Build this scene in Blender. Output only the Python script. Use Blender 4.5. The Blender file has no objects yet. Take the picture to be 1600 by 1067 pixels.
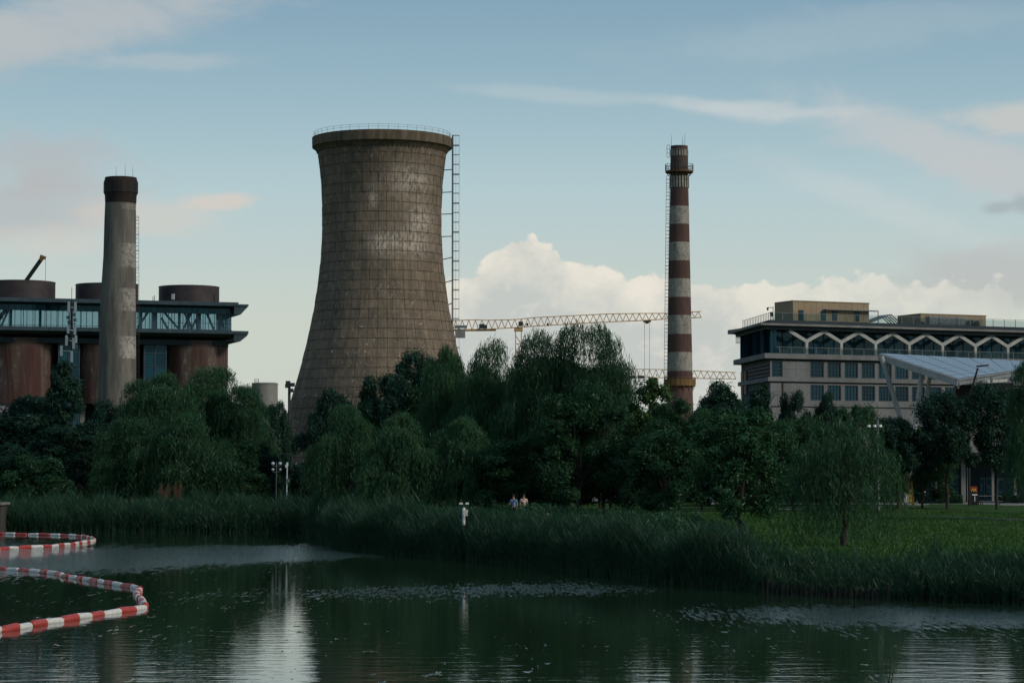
import bpy, math, random
import numpy as np
from mathutils import Vector, Matrix
R = math.radians
random.seed(7)
rng = np.random.default_rng(7)
sc = bpy.context.scene
COL = sc.collection

# ------------------------------------------------------------------ camera
F = 3778.0                      # focal length in photograph pixels (85 mm)
CAMZ = 4.6
PITCH = math.atan(204.5 / F)
cam = bpy.data.cameras.new('camera')
cam.lens = 85.0; cam.sensor_width = 36.0; cam.clip_start = 0.5; cam.clip_end = 12000
camo = bpy.data.objects.new('camera', cam); COL.objects.link(camo)
camo.location = (0, 0, CAMZ); camo.rotation_euler = (R(90) + PITCH, 0, 0)
sc.camera = camo

def P(px, py, D):
    """world point seen at a photograph pixel at distance y = D"""
    u = (px - 800) / F; v = (533.5 - py) / F
    dy = math.cos(PITCH) - v * math.sin(PITCH); dz = math.sin(PITCH) + v * math.cos(PITCH)
    k = D / dy
    return Vector((u * k, D, CAMZ + dz * k))
def ray(px, py):
    return (P(px, py, 1.0) - Vector((0, 0, CAMZ)))
def on_water(px, py, z=0.0):
    d = ray(px, py); k = (z - CAMZ) / d.z
    return Vector((d.x * k, d.y * k, z))

# ------------------------------------------------------------------ exposure, world, sun
sc.view_settings.view_transform = 'Standard'; sc.view_settings.look = 'None'
sc.view_settings.exposure = 0.0; sc.view_settings.gamma = 1.0
sc.view_settings.use_curve_mapping = False
sc.render.engine = 'CYCLES'
sc.cycles.max_bounces = 4; sc.cycles.diffuse_bounces = 2; sc.cycles.glossy_bounces = 3; sc.cycles.transmission_bounces = 2; sc.cycles.transparent_max_bounces = 12

SUN_EL, SUN_AZ = 32.0, 118.0    # azimuth from +Y clockwise (to the right and behind)
w = bpy.data.worlds.new('World'); sc.world = w; w.use_nodes = True
wt = w.node_tree; wt.nodes.clear()
class NT:
    def __init__(s, nt): s.nt = nt
    def n(s, t, **k):
        x = s.nt.nodes.new(t)
        for a, b in k.items(): setattr(x, a, b)
        return x
    def put(s, sock, v):
        if isinstance(v, bpy.types.NodeSocket): s.nt.links.new(v, sock)
        elif v is not None: sock.default_value = v
    def m(s, op, a, b=None, c=None, clamp=False):
        x = s.n('ShaderNodeMath', operation=op, use_clamp=clamp)
        s.put(x.inputs[0], a)
        if b is not None: s.put(x.inputs[1], b)
        if c is not None: s.put(x.inputs[2], c)
        return x.outputs[0]
    def ss(s, v, a, b, lo=0.0, hi=1.0):
        x = s.n('ShaderNodeMapRange', interpolation_type='SMOOTHSTEP')
        s.put(x.inputs[0], v); s.put(x.inputs[1], a); s.put(x.inputs[2], b); s.put(x.inputs[3], lo); s.put(x.inputs[4], hi)
        return x.outputs[0]
    def mix(s, f, a, b, mode='MIX'):
        x = s.n('ShaderNodeMix', data_type='RGBA', blend_type=mode)
        s.put(x.inputs[0], f)
        s.put(x.inputs[6], a if isinstance(a, bpy.types.NodeSocket) else (*a, 1)[:4])
        s.put(x.inputs[7], b if isinstance(b, bpy.types.NodeSocket) else (*b, 1)[:4])
        return x.outputs[2]
    def noise(s, vec, scale, detail=4, rough=.5, dist=0.0):
        x = s.n('ShaderNodeTexNoise')
        if vec is not None: s.put(x.inputs['Vector'], vec)
        x.inputs['Scale'].default_value = scale; x.inputs['Detail'].default_value = detail
        x.inputs['Roughness'].default_value = rough; x.inputs['Distortion'].default_value = dist
        return x.outputs['Fac']
    def vscale(s, vec, sx, sy, sz, off=(0, 0, 0)):
        x = s.n('ShaderNodeMapping'); s.put(x.inputs[0], vec)
        x.inputs['Scale'].default_value = (sx, sy, sz); x.inputs['Location'].default_value = off
        return x.outputs[0]
    def sep(s, vec):
        x = s.n('ShaderNodeSeparateXYZ'); s.put(x.inputs[0], vec); return x.outputs
    def ramp(s, fac, stops):
        x = s.n('ShaderNodeValToRGB'); s.put(x.inputs[0], fac)
        e = x.color_ramp.elements
        e[0].position = stops[0][0]; e[0].color = (*stops[0][1], 1)
        e[1].position = stops[-1][0]; e[1].color = (*stops[-1][1], 1)
        for p, c in stops[1:-1]:
            q = e.new(p); q.color = (*c, 1)
        return x.outputs[0]

g = NT(wt)
wout = g.n('ShaderNodeOutputWorld'); bg = g.n('ShaderNodeBackground')
wt.links.new(bg.outputs[0], wout.inputs[0])
bg.inputs[1].default_value = 0.1
sky = g.n('ShaderNodeTexSky', sky_type='NISHITA')
sky.sun_disc = False; sky.sun_elevation = R(SUN_EL); sky.sun_rotation = R(SUN_AZ)
sky.air_density = 1.0; sky.dust_density = 1.5; sky.ozone_density = 1.5
tc = g.n('ShaderNodeTexCoord'); dirv = tc.outputs['Generated']
dx, dy, dz = g.sep(dirv)
A = g.m('MULTIPLY', g.m('ARCTAN2', dx, dy), F)                       # bearing and elevation of the sky, in 1/3778 rad
E = g.m('MULTIPLY', g.m('ARCSINE', dz), F)
En = g.m('DIVIDE', E, 3000.0, clamp=True)
K = 10.0
def kc(r, gg, b): return (r * K, gg * K, b * K)
veil = g.ramp(En, [(0.0, kc(.62, .65, .59)), (.08, kc(.61, .66, .59)), (.146, kc(.47, .61, .64)), (.195, kc(.33, .49, .565)),
                   (.25, kc(.225, .37, .48)), (.5, kc(.15, .26, .38)), (1.0, kc(.11, .19, .31))])
skyc = g.mix(.88, sky.outputs[0], veil)
dn = g.vscale(dirv, 1, 1, 2.6)
nbig = g.noise(dn, 7, 2, .55)
nmid = g.noise(g.vscale(dirv, 1, 1, 2.2, (3, 1, 0)), 26, 5, .62, .4)
nfine = g.noise(g.vscale(dirv, 1, 1, 1.3, (1, 5, 2)), 60, 6, .62, .35)
# soft veils and wisps: (px, py, rx, ry, tilt, amount, colour)
LIL = kc(.47, .465, .47); PALE = kc(.64, .66, .65); WARM = kc(.66, .61, .55); GREY = kc(.36, .42, .44)
blobs = [
    (120, 50, 330, 62, 9, .85, kc(.47, .51, .53)), (-60, 90, 260, 60, 4, .7, kc(.47, .51, .53)),
    (250, 104, 150, 16, 2, .45, kc(.50, .55, .57)), (60, 262, 150, 55, -3, .6, LIL), (40, 330, 190, 60, 0, .65, LIL), (230, 345, 130, 34, -4, .55, WARM),
    (345, 318, 70, 16, 3, .85, WARM), (100, 385, 120, 30, 0, .45, WARM), (1090, 166, 120, 12, -7, .32, PALE), (1190, 178, 130, 18, -5, .48, PALE), (1290, 182, 90, 10, 2, .35, PALE),
    (1460, 240, 250, 50, -20, .6, kc(.56, .58, .585)), (1580, 195, 120, 28, 0, .6, WARM), (1560, 280, 200, 60, -15, .5, kc(.54, .55, .56)), (1552, 333, 34, 13, 4, .7, GREY), (1592, 328, 26, 20, 0, .7, GREY),
    (1390, 330, 240, 30, -20, .3, PALE), (1570, 440, 190, 60, 0, .55, LIL), (860, 150, 180, 14, -4, .25, PALE), (1330, 60, 350, 40, 5, .15, PALE),
]
cur = skyc
nw = g.m('MULTIPLY_ADD', nmid, 2.2, -0.55)
for (bx, by, rx, ry, tilt, amt, colr) in blobs:
    ax = g.m('SUBTRACT', A, float(bx - 800)); ey = g.m('SUBTRACT', E, float(738 - by))
    c_, s_ = math.cos(R(tilt)), math.sin(R(tilt))
    u_ = g.m('DIVIDE', g.m('ADD', g.m('MULTIPLY', ax, c_), g.m('MULTIPLY', ey, s_)), float(rx))
    v_ = g.m('DIVIDE', g.m('SUBTRACT', g.m('MULTIPLY', ey, c_), g.m('MULTIPLY', ax, s_)), float(ry))
    d2 = g.m('ADD', g.m('MULTIPLY', u_, u_), g.m('MULTIPLY', v_, v_))
    mk = g.m('EXPONENT', g.m('MULTIPLY', d2, -1.0))
    mk = g.m('MULTIPLY', g.ss(g.m('ADD', mk, g.m('MULTIPLY_ADD', nmid, 1.3, -.65)), .18, .95), amt)
    mk = g.m('MULTIPLY', mk, g.ss(d2, 3.2, 1.2))
    cur = g.mix(mk, cur, colr)
# general thin cloud over the rest of the sky
allm = g.m('MULTIPLY', g.ss(nbig, .52, .75), g.ss(E, 700, 1500, 0.0, .7))
cur = g.mix(allm, cur, kc(.42, .46, .49))
# cumulus bank low over the horizon
fc = g.n('ShaderNodeFloatCurve')
pts = [(-4000, 230), (-800, 130), (-420, 130), (-230, 240), (-115, 292), (-60, 305), (-22, 350), (10, 372), (45, 360), (75, 345), (100, 316), (150, 312), (182, 298), (240, 308),
       (300, 300), (350, 288), (400, 284), (450, 290), (520, 290), (580, 296), (640, 288), (700, 292), (735, 294), (775, 265), (850, 250), (1200, 240), (4000, 230)]
cv = fc.mapping.curves[0]
X0, X1 = -4000., 4000.
cv.points[0].location = (0, pts[0][1] / 500); cv.points[-1].location = (1, pts[-1][1] / 500)
for a_, h_ in pts[1:-1]: cv.points.new((a_ - X0) / (X1 - X0), h_ / 500)
fc.mapping.update()
g.put(fc.inputs['Value'], g.m('DIVIDE', g.m('SUBTRACT', A, X0), X1 - X0, clamp=True))
edge = g.m('MULTIPLY_ADD', fc.outputs[0], 500.0, 13.0)
vor = g.n('ShaderNodeTexVoronoi', feature='SMOOTH_F1'); g.put(vor.inputs['Vector'], g.vscale(dirv, 1, 1, 1.15)); vor.inputs['Scale'].default_value = 75
vor.inputs['Detail'].default_value = 1.0; vor.inputs['Roughness'].default_value = .55; vor.inputs['Smoothness'].default_value = .4
puff = g.m('SUBTRACT', .55, vor.outputs['Distance'])
disp = g.m('ADD', g.m('MULTIPLY', g.m('SUBTRACT', nfine, .5), 62.0), g.m('MULTIPLY', puff, 32.0))
depth = g.m('SUBTRACT', g.m('ADD', edge, disp), E)                    # how far below the cloud top
cmask = g.ss(depth, 0.0, 9.0)
shade = g.m('ADD', g.m('MULTIPLY', g.ss(depth, 110.0, 0.0), .75), g.m('MULTIPLY', g.m('SUBTRACT', nfine, .47), 2.6), clamp=True)
shade = g.m('ADD', shade, g.m('MULTIPLY', puff, .35), clamp=True)
ccol = g.mix(shade, kc(.545, .575, .55), kc(.82, .775, .675))
cmask = g.m('MULTIPLY', cmask, g.m('MULTIPLY', g.ss(A, 640.0, 860.0, 1.0, .35), g.ss(A, 250.0, 620.0, .97, .62)))
cmask = g.m('MULTIPLY', cmask, g.ss(A, -340.0, -70.0, .12, 1.0))
cur = g.mix(cmask, cur, ccol)
# below the horizon: dim ground tone
cur = g.mix(g.ss(E, 0.0, -60.0), cur, kc(.10, .12, .10))
g.put(bg.inputs[0], cur)

sun = bpy.data.lights.new('sun', 'SUN'); sun.energy = 1.9; sun.angle = R(10); sun.color = (1.0, .92, .80)
suno = bpy.data.objects.new('sun', sun); COL.objects.link(suno)
sd = Vector((math.sin(R(SUN_AZ)) * math.cos(R(SUN_EL)), math.cos(R(SUN_AZ)) * math.cos(R(SUN_EL)), math.sin(R(SUN_EL))))
suno.rotation_euler = (-sd).to_track_quat('-Z', 'Y').to_euler()
suno.location = (60, -60, 80)

# ------------------------------------------------------------------ helpers
def tag(o, label=None, cat=None, group=None, kind=None):
    if label: o['label'] = label
    if cat: o['category'] = cat
    if group: o['group'] = group
    if kind: o['kind'] = kind
    return o
def empty(name, loc, label, cat, group=None, rz=0.0):
    o = bpy.data.objects.new(name, None); COL.objects.link(o)
    o.location = loc; o.rotation_euler = (0, 0, rz); o.empty_display_size = .5
    return tag(o, label, cat, group)
def link(name, me, parent=None, loc=None):
    o = bpy.data.objects.new(name, me); COL.objects.link(o)
    if parent is not None: o.parent = parent
    if loc is not None: o.location = loc
    return o
def root_loc(p):
    v = Vector((0, 0, 0))
    while p is not None: v += p.location; p = p.parent
    return v
class MB:
    def __init__(s): s.v = []; s.f = []
    def add(s, vs, fs):
        b = len(s.v); s.v += [tuple(v) for v in vs]; s.f += [tuple(i + b for i in f) for f in fs]; return s
    def box(s, c, d, rz=0.0):
        cx, cy, cz = c; a, b, h = d[0] / 2, d[1] / 2, d[2] / 2
        cs, sn = math.cos(rz), math.sin(rz); vs = []
        for z in (-h, h):
            for x, y in ((-a, -b), (a, -b), (a, b), (-a, b)):
                vs.append((cx + x * cs - y * sn, cy + x * sn + y * cs, cz + z))
        return s.add(vs, [(3, 2, 1, 0), (4, 5, 6, 7), (0, 1, 5, 4), (1, 2, 6, 5), (2, 3, 7, 6), (3, 0, 4, 7)])
    def bar(s, p, q, w_, h_=None, up=(0, 0, 1)):
        p = Vector(p); q = Vector(q); h_ = h_ or w_; d = (q - p).normalized(); up = Vector(up)
        if abs(d.dot(up)) > .98: up = Vector((0, 1, 0))
        a = d.cross(up).normalized(); b = a.cross(d).normalized(); vs = []
        for e in (p, q):
            for i, j in ((-1, -1), (1, -1), (1, 1), (-1, 1)): vs.append(e + a * (i * w_ / 2) + b * (j * h_ / 2))
        return s.add(vs, [(0, 1, 2, 3), (7, 6, 5, 4), (0, 4, 5, 1), (1, 5, 6, 2), (2, 6, 7, 3), (3, 7, 4, 0)])
    def tube(s, p, q, r0, r1=None, n=8, caps=True):
        p = Vector(p); q = Vector(q); r1 = r0 if r1 is None else r1; d = (q - p).normalized()
        up = Vector((0, 0, 1)) if abs(d.z) < .95 else Vector((1, 0, 0))
        a = d.cross(up).normalized(); b = a.cross(d); vs = []
        for e, r in ((p, r0), (q, r1)):
            for i in range(n):
                t = 2 * math.pi * i / n; vs.append(e + a * (r * math.cos(t)) + b * (r * math.sin(t)))
        fs = [(i, i + n, (i + 1) % n + n, (i + 1) % n) for i in range(n)]
        if caps: fs += [tuple(range(n)), tuple(range(2 * n - 1, n - 1, -1))]
        return s.add(vs, fs)
    def path(s, pts, r, n=6, r1=None):
        m = len(pts) - 1
        for i in range(m):
            ra = r if r1 is None else r + (r1 - r) * i / m; rb = r if r1 is None else r + (r1 - r) * (i + 1) / m
            s.tube(pts[i], pts[i + 1], ra, rb, n)
        return s
    def lathe(s, prof, c, n=48, cap_top=False, cap_bot=False, a0=0.0, a1=None):
        cx, cy = c[0], c[1]; full = a1 is None; a1 = 2 * math.pi if full else a1
        m = n if full else n + 1; vs = []
        for pr in prof:
            r, z = pr[0], pr[1]; ox = pr[2] if len(pr) > 2 else 0
            for i in range(m):
                t = a0 + (a1 - a0) * i / n; vs.append((cx + ox + r * math.cos(t), cy + r * math.sin(t), z))
        fs = []
        for k in range(len(prof) - 1):
            for i in range(n):
                j = (i + 1) % m; fs.append((k * m + i, k * m + j, (k + 1) * m + j, (k + 1) * m + i))
        if cap_top: fs.append(tuple((len(prof) - 1) * m + i for i in range(m)))
        if cap_bot: fs.append(tuple(reversed(range(m))))
        return s.add(vs, fs)
    def prism(s, poly, z0, z1):
        n = len(poly); vs = [(p[0], p[1], z0) for p in poly] + [(p[0], p[1], z1) for p in poly]
        return s.add(vs, [tuple(reversed(range(n))), tuple(range(n, 2 * n))] + [(i, (i + 1) % n, (i + 1) % n + n, i + n) for i in range(n)])
    def poly(s, vs): return s.add(vs, [tuple(range(len(vs)))])
    def fbox(s, fr, s0, s1, t0, t1, z0, z1):
        vs = [fr.pt(a, b, z) for z in (z0, z1) for a, b in ((s0, t0), (s1, t0), (s1, t1), (s0, t1))]
        return s.add(vs, [(3, 2, 1, 0), (4, 5, 6, 7), (0, 1, 5, 4), (1, 2, 6, 5), (2, 3, 7, 6), (3, 0, 4, 7)])
    def mesh(s, name, mat, off=Vector((0, 0, 0)), smooth=False):
        me = bpy.data.meshes.new(name)
        me.from_pydata([(v[0] - off[0], v[1] - off[1], v[2] - off[2]) for v in s.v], [], s.f)
        me.materials.append(mat)
        if smooth:
            me.polygons.foreach_set('use_smooth', [True] * len(me.polygons)); me.set_sharp_from_angle(angle=R(40))
        me.update(); return me
    def build(s, name, mat, parent=None, smooth=False, **k):
        off = root_loc(parent)
        o = link(name, s.mesh(name, mat, off, smooth), parent)
        return tag(o, **k)
class Fr:
    """a facade: origin and direction on the ground; s along it, t away from the viewer"""
    def __init__(s, o, e):
        s.o = Vector((o[0], o[1], 0)); s.e1 = Vector((e[0], e[1], 0)).normalized(); s.e2 = Vector((-s.e1.y, s.e1.x, 0))
        s.ang = math.atan2(s.e1.y, s.e1.x)
    def pt(s, a, b, z): v = s.o + s.e1 * a + s.e2 * b; return Vector((v.x, v.y, z))
    def px(s, px, py, t=0.0):
        d = ray(px, py); o = s.o + s.e2 * t
        k = o.dot(s.e2) / Vector((d.x, d.y, 0)).dot(s.e2)
        h = Vector((d.x * k, d.y * k, 0)) - s.o
        return h.dot(s.e1), CAMZ + d.z * k

def mat(name, base, rough=.8, spec=.3, metal=0.0, build=None, bump=None):
    m = bpy.data.materials.new(name); m.use_nodes = True; nt = m.node_tree; h = NT(nt)
    b = nt.nodes['Principled BSDF']
    b.inputs['Base Color'].default_value = (*base, 1); b.inputs['Roughness'].default_value = rough
    b.inputs['Specular IOR Level'].default_value = spec; b.inputs['Metallic'].default_value = metal
    if build: build(h, b)
    return m
def setc(h, b, c): h.put(b.inputs['Base Color'], c)
def bumpn(h, b, height, dist, strength=1.0):
    x = h.n('ShaderNodeBump'); x.inputs['Strength'].default_value = strength; x.inputs['Distance'].default_value = dist
    h.put(x.inputs['Height'], height); h.put(b.inputs['Normal'], x.outputs[0])
def weathered(c, amt=.35, scale=.6, dark=(.5, .5, .5), streak=True, rough=.85, spec=.25, name='m', tint=None, bump=.02):
    def bd(h, b):
        o = h.n('ShaderNodeTexCoord').outputs['Object']
        a = h.noise(h.vscale(o, 1, 1, .22 if streak else 1), scale, 6, .62)
        f = h.noise(o, scale * 7, 5, .6)
        k = h.ss(h.m('ADD', h.m('MULTIPLY', a, .7), h.m('MULTIPLY', f, .3)), .38, .66)
        lo = tuple(x * y for x, y in zip(c, dark)); hi = tint or tuple(min(1, x * 1.15) for x in c)
        setc(h, b, h.mix(h.m('MULTIPLY', k, amt * 2, clamp=True), h.mix(.5, c, lo), hi))
        bumpn(h, b, f, bump)
    return mat(name, c, rough, spec, build=bd)
def plain(name, c, rough=.6, spec=.3, metal=0.0, var=.25, scale=3.0):
    def bd(h, b):
        o = h.n('ShaderNodeTexCoord').outputs['Object']
        k = h.noise(o, scale, 4, .6)
        setc(h, b, h.mix(h.ss(k, .3, .7), tuple(x * (1 - var) for x in c), tuple(min(1, x * (1 + var)) for x in c)))
    return mat(name, c, rough, spec, metal, bd)

M = {}
M['steel_dark'] = plain('dark_steel', (.035, .038, .04), .55)
M['steel_grey'] = plain('grey_steel', (.16, .17, .17), .5)
M['ladder'] = plain('ladder_steel', (.06, .055, .05), .7)
M['crane_yellow'] = plain('crane_paint', (.52, .30, .13), .55, scale=1.0)
M['crane_pale'] = plain('pale_crane_paint', (.55, .40, .24), .55, scale=1.0)
M['white_paint'] = plain('white_paint', (.72, .72, .70), .5, var=.08)
M['offwhite'] = weathered((.42, .42, .40), .3, 1.2, name='pale_column_paint')
M['concrete'] = weathered((.27, .26, .24), .4, .5, name='concrete')
M['slab'] = weathered((.22, .21, .20), .4, .6, name='slab_concrete', streak=False)
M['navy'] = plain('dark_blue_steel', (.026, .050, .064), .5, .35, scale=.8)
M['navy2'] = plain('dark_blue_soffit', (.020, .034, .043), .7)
M['drum'] = plain('drum_steel', (.042, .033, .034), .6, scale=.5)
M['tan'] = plain('tan_cladding', (.30, .225, .14), .7, var=.10, scale=.8)
M['tan_side'] = M['tan']
M['wallpanel'] = weathered((.175, .178, .178), .4, .35, name='wall_panel_grey', bump=.005)
M['ochre'] = weathered((.20, .115, .045), .5, .8, name='ochre_paint')
M['black'] = plain('black_paint', (.012, .012, .013), .6)

def glass_mat(name, tint, base, transp=.0, rough=.04, ior=1.5, spec=.28):
    m = bpy.data.materials.new(name); m.use_nodes = True; h = NT(m.node_tree); nt = m.node_tree
    b = nt.nodes['Principled BSDF']; b.inputs['Base Color'].default_value = (*base, 1); b.inputs['Roughness'].default_value = rough
    b.inputs['IOR'].default_value = ior; b.inputs['Specular IOR Level'].default_value = spec
    b.inputs['Specular Tint'].default_value = (.42, .80, 1.0, 1)
    rd = h.n('ShaderNodeObjectInfo').outputs['Random']
    h.put(b.inputs['Base Color'], h.mix(rd, tuple(v * .55 for v in base), tuple(v * 1.7 for v in base)))
    o = h.n('ShaderNodeTexCoord').outputs['Object']
    bumpn(h, b, h.noise(o, .8, 2, .5), .02)
    if transp > 0:
        t = h.n('ShaderNodeBsdfTransparent'); t.inputs[0].default_value = (*tint, 1)
        x = h.n('ShaderNodeMixShader'); x.inputs[0].default_value = transp
        nt.links.new(b.outputs[0], x.inputs[1]); nt.links.new(t.outputs[0], x.inputs[2])
        nt.links.new(x.outputs[0], nt.nodes['Material Output'].inputs[0])
    return m
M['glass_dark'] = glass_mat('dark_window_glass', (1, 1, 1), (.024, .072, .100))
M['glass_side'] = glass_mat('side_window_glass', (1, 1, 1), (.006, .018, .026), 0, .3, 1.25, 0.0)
M['glass_blue'] = glass_mat('blue_window_glass', (1, 1, 1), (.006, .038, .056))
M['glass_clear'] = glass_mat('gallery_glass', (.78, .89, .93), (.02, .05, .075), .86, spec=.5)
M['glass_rail'] = glass_mat('rail_glass', (.8, .87, .87), (.1, .12, .12), .92)

# ------------------------------------------------------------------ ground and water
shore_px = [(-500, 826), (0, 829), (200, 830), (470, 831), (497, 837), (515, 850), (540, 857), (620, 865), (700, 872), (850, 886), (1000, 906), (1100, 917), (1200, 926), (1400, 937), (1600, 944)]
SH = [(p.x, p.y) for p in (on_water(a, b) for a, b in shore_px)]
SH = [(-900, 260), (-120, 205)] + SH + [(30, 80), (60, 70), (120, 50), (900, 20)]
SHX = np.array([p[0] for p in SH]); SHY = np.array([p[1] for p in SH])
def yshore(x): return np.interp(x, SHX, SHY)
HT = np.array([-6, 0, .7, 2, 5, 12, 40, 120, 4000.]); HZ = np.array([-1.6, -.03, .22, .5, .82, 1.1, 1.35, 1.5, 1.5])
def zg(x, y):
    t = y - yshore(x)
    z = np.interp(t, HT, HZ)
    return z + np.where(t > 2, .10 * np.sin(x * .23 + 1) * np.sin(y * .17), 0)
def make_ground():
    xs = np.unique(np.concatenate([np.linspace(-4000, -120, 14), np.linspace(-120, 120, 241), np.linspace(120, 4000, 14)]))
    ts = np.array([-6, -2, 0, .35, .7, 1.3, 2, 3, 4, 5, 7, 9, 12, 15, 18, 22, 26, 30, 35, 40, 50, 60, 75, 90, 120, 170, 250, 400, 700, 1500, 4000, 8000.])
    X, T = np.meshgrid(xs, ts); Y = yshore(X) + T
    Z = zg(X, Y); v = np.stack([X, Y, Z], -1).reshape(-1, 3)
    nx = len(xs); fs = [(j * nx + i, j * nx + i + 1, (j + 1) * nx + i + 1, (j + 1) * nx + i) for j in range(len(ts) - 1) for i in range(nx - 1)]
    me = bpy.data.meshes.new('ground'); me.from_pydata(v.tolist(), [], fs)
    me.polygons.foreach_set('use_smooth', [True] * len(fs))
    def bd(h, b):
        o = h.n('ShaderNodeNewGeometry').outputs['Position']
        n1 = h.noise(o, .12, 5, .6); n2 = h.noise(h.vscale(o, 1, .6, 1), 1.6, 6, .7); n3 = h.noise(o, 9, 3, .7)
        c = h.mix(h.ss(n2, .3, .7), (.020, .056, .010), (.052, .125, .020))
        c = h.mix(h.ss(n1, .42, .68), c, h.mix(n3, (.03, .065, .014), (.065, .12, .028)))
        c = h.mix(h.m('MULTIPLY', h.ss(n2, .60, .8), .6), c, (.05, .045, .02))
        n5 = h.noise(h.vscale(o, .7, .35, 1), .3, 4, .6); c = h.mix(h.ss(n5, .45, .62, 0, .55), c, (.014, .034, .010))
        x, y, z = h.sep(o)
        c = h.mix(h.ss(z, .45, .1), c, (.018, .018, .012))           # wet earth at the waterline
        setc(h, b, c); bumpn(h, b, h.m('ADD', n3, n2), .12)
    me.materials.append(mat('grass_ground', (.03, .07, .02), .95, .1, build=bd))
    o = link('ground', me); tag(o, 'grassy park ground and lawn rising gently from the lake shore', kind='structure')
make_ground()
def make_water():
    mb = MB(); mb.poly([(-4000, -400, 0), (4000, -400, 0), (4000, 420, 0), (-4000, 420, 0)])
    def bd(h, b):
        o = h.n('ShaderNodeNewGeometry').outputs['Position']
        x, y, z = h.sep(o)
        b.inputs['IOR'].default_value = 1.33; b.inputs['Roughness'].default_value = .03; b.inputs['Specular IOR Level'].default_value = .5
        warp = h.noise(h.vscale(o, .10, .06, 1), 1.0, 4, .6)
        def patch(pa, pb, half, gain):
            a_ = on_water(*pa); b_ = on_water(*pb); cx, cy = (a_.x + b_.x) / 2, (a_.y + b_.y) / 2; L_ = math.hypot(b_.x - a_.x, b_.y - a_.y) / 2
            e = ((b_.x - a_.x) / 2 / L_, (b_.y - a_.y) / 2 / L_)
            X = h.m('SUBTRACT', x, cx); Y = h.m('SUBTRACT', y, cy)
            u = h.m('DIVIDE', h.m('ADD', h.m('MULTIPLY', X, e[0]), h.m('MULTIPLY', Y, e[1])), L_)
            v = h.m('DIVIDE', h.m('SUBTRACT', h.m('MULTIPLY', Y, e[0]), h.m('MULTIPLY', X, e[1])), half)
            v = h.m('ADD', v, h.m('MULTIPLY_ADD', warp, 1.2, -.6))
            d = h.m('ADD', h.m('POWER', h.m('ABSOLUTE', u), 2.5), h.m('MULTIPLY', v, v))
            return h.m('MULTIPLY', h.m('EXPONENT', h.m('MULTIPLY', d, -1.0)), gain)
        m_ = patch((60, 866), (515, 872), 21, 1.35)
        for a in (((-500, 862), (140, 864), 18, .9), ((660, 912), (910, 930), 10.0, .66), ((1130, 950), (1700, 974), 6.0, .9), ((300, 866), (480, 872), 16, .6)): m_ = h.m('ADD', m_, patch(*a), clamp=True)
        spk = h.noise(h.vscale(o, 7.0, .50, 1, (9, 1, 0)), 1.0, 3, .65); sp2 = h.noise(h.vscale(o, .9, .10, 1, (9, 1, 0)), 1.0, 3, .6)
        m_ = h.m('ADD', m_, h.m('MULTIPLY_ADD', sp2, 1.0, -.50), clamp=True)
        dens = h.m('MULTIPLY_ADD', m_, .46, -.25)                     # share of the surface that carries wind ripples
        fl = h.ss(h.m('ADD', spk, dens), .43, .53)
        nf = h.noise(h.vscale(o, 1.5, .42, 1, (2, 8, 0)), 1.0, 3, .6)
        fl2 = h.m('MULTIPLY', h.ss(nf, .66, .74), h.m('MULTIPLY_ADD', h.ss(y, 100.0, 60.0), .5, .1))
        m_ = h.m('ADD', h.m('MULTIPLY', fl, h.ss(m_, 0.0, .5, .35, 1.0)), fl2, clamp=True)
        w1 = h.noise(h.vscale(o, .55, 1.5, 1), 1.0, 3, .5, .3)        # long low waves
        w2 = h.noise(h.vscale(o, 2.2, 4.5, 1, (7, 3, 0)), 1.0, 3, .55, .4)
        w3 = h.noise(h.vscale(o, 6.5, 9.0, 1), 1.0, 2, .5)            # wind ripples
        near = h.ss(y, 105.0, 52.0)
        hh = h.m('MULTIPLY', w1, h.m('MULTIPLY_ADD', near, .0055, .0030))
        hh = h.m('ADD', hh, h.m('MULTIPLY', w2, h.m('MULTIPLY_ADD', near, .0012, .0004)))
        hh = h.m('ADD', hh, h.m('MULTIPLY', w3, h.m('MULTIPLY_ADD', m_, .0095, .0009)))
        hh = h.m('ADD', hh, h.m('MULTIPLY', w2, h.m('MULTIPLY', m_, .034)))
        bumpn(h, b, hh, 1.0)
        n = h.noise(h.vscale(o, .03, .05, 1), 1.0, 3, .5)
        setc(h, b, h.mix(n, (.012, .030, .016), (.020, .044, .020)))
    mb.build('water', mat('lake_water', (.008, .018, .011), .045, .5, build=bd), label='dark green lake water with wind ripples', kind='structure')
make_water()
# near bank under and behind the viewer
mb = MB(); mb.prism([(-400, -380), (400, -380), (400, 3), (60, 5), (0, 4), (-60, 6), (-400, 2)], -1.5, 3.0)
mb.build('ground', bpy.data.materials['grass_ground'], label='raised near bank of the lake behind the viewer', kind='structure')

# paths
def strip(name, pts, wid, dz, material, **k):
    vs = []; fs = []
    for i, (x, y) in enumerate(pts):
        x2, y2 = pts[min(i + 1, len(pts) - 1)]; x1, y1 = pts[max(i - 1, 0)]
        d = Vector((x2 - x1, y2 - y1)).normalized(); n = Vector((-d.y, d.x)) * wid / 2
        for s_ in (1, -1):
            xx, yy = x + n.x * s_, y + n.y * s_; vs.append((xx, yy, float(zg(xx, yy)) + dz))
    for i in range(len(pts) - 1): fs.append((2 * i, 2 * i + 1, 2 * i + 3, 2 * i + 2))
    mb = MB(); mb.add(vs, fs); return mb.build(name, material, **k)
M['path'] = weathered((.24, .23, .21), .4, 1.0, name='path_paving', streak=False)
def pxg(px, D): return ((px - 800) / F * D, D)
strip('path', [pxg(p, 207 + 1.5 * math.sin(p * .01)) for p in range(-60, 620, 20)], 2.2, .05, M['path'], label='pale paved path behind the left bank reeds', kind='structure')
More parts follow.
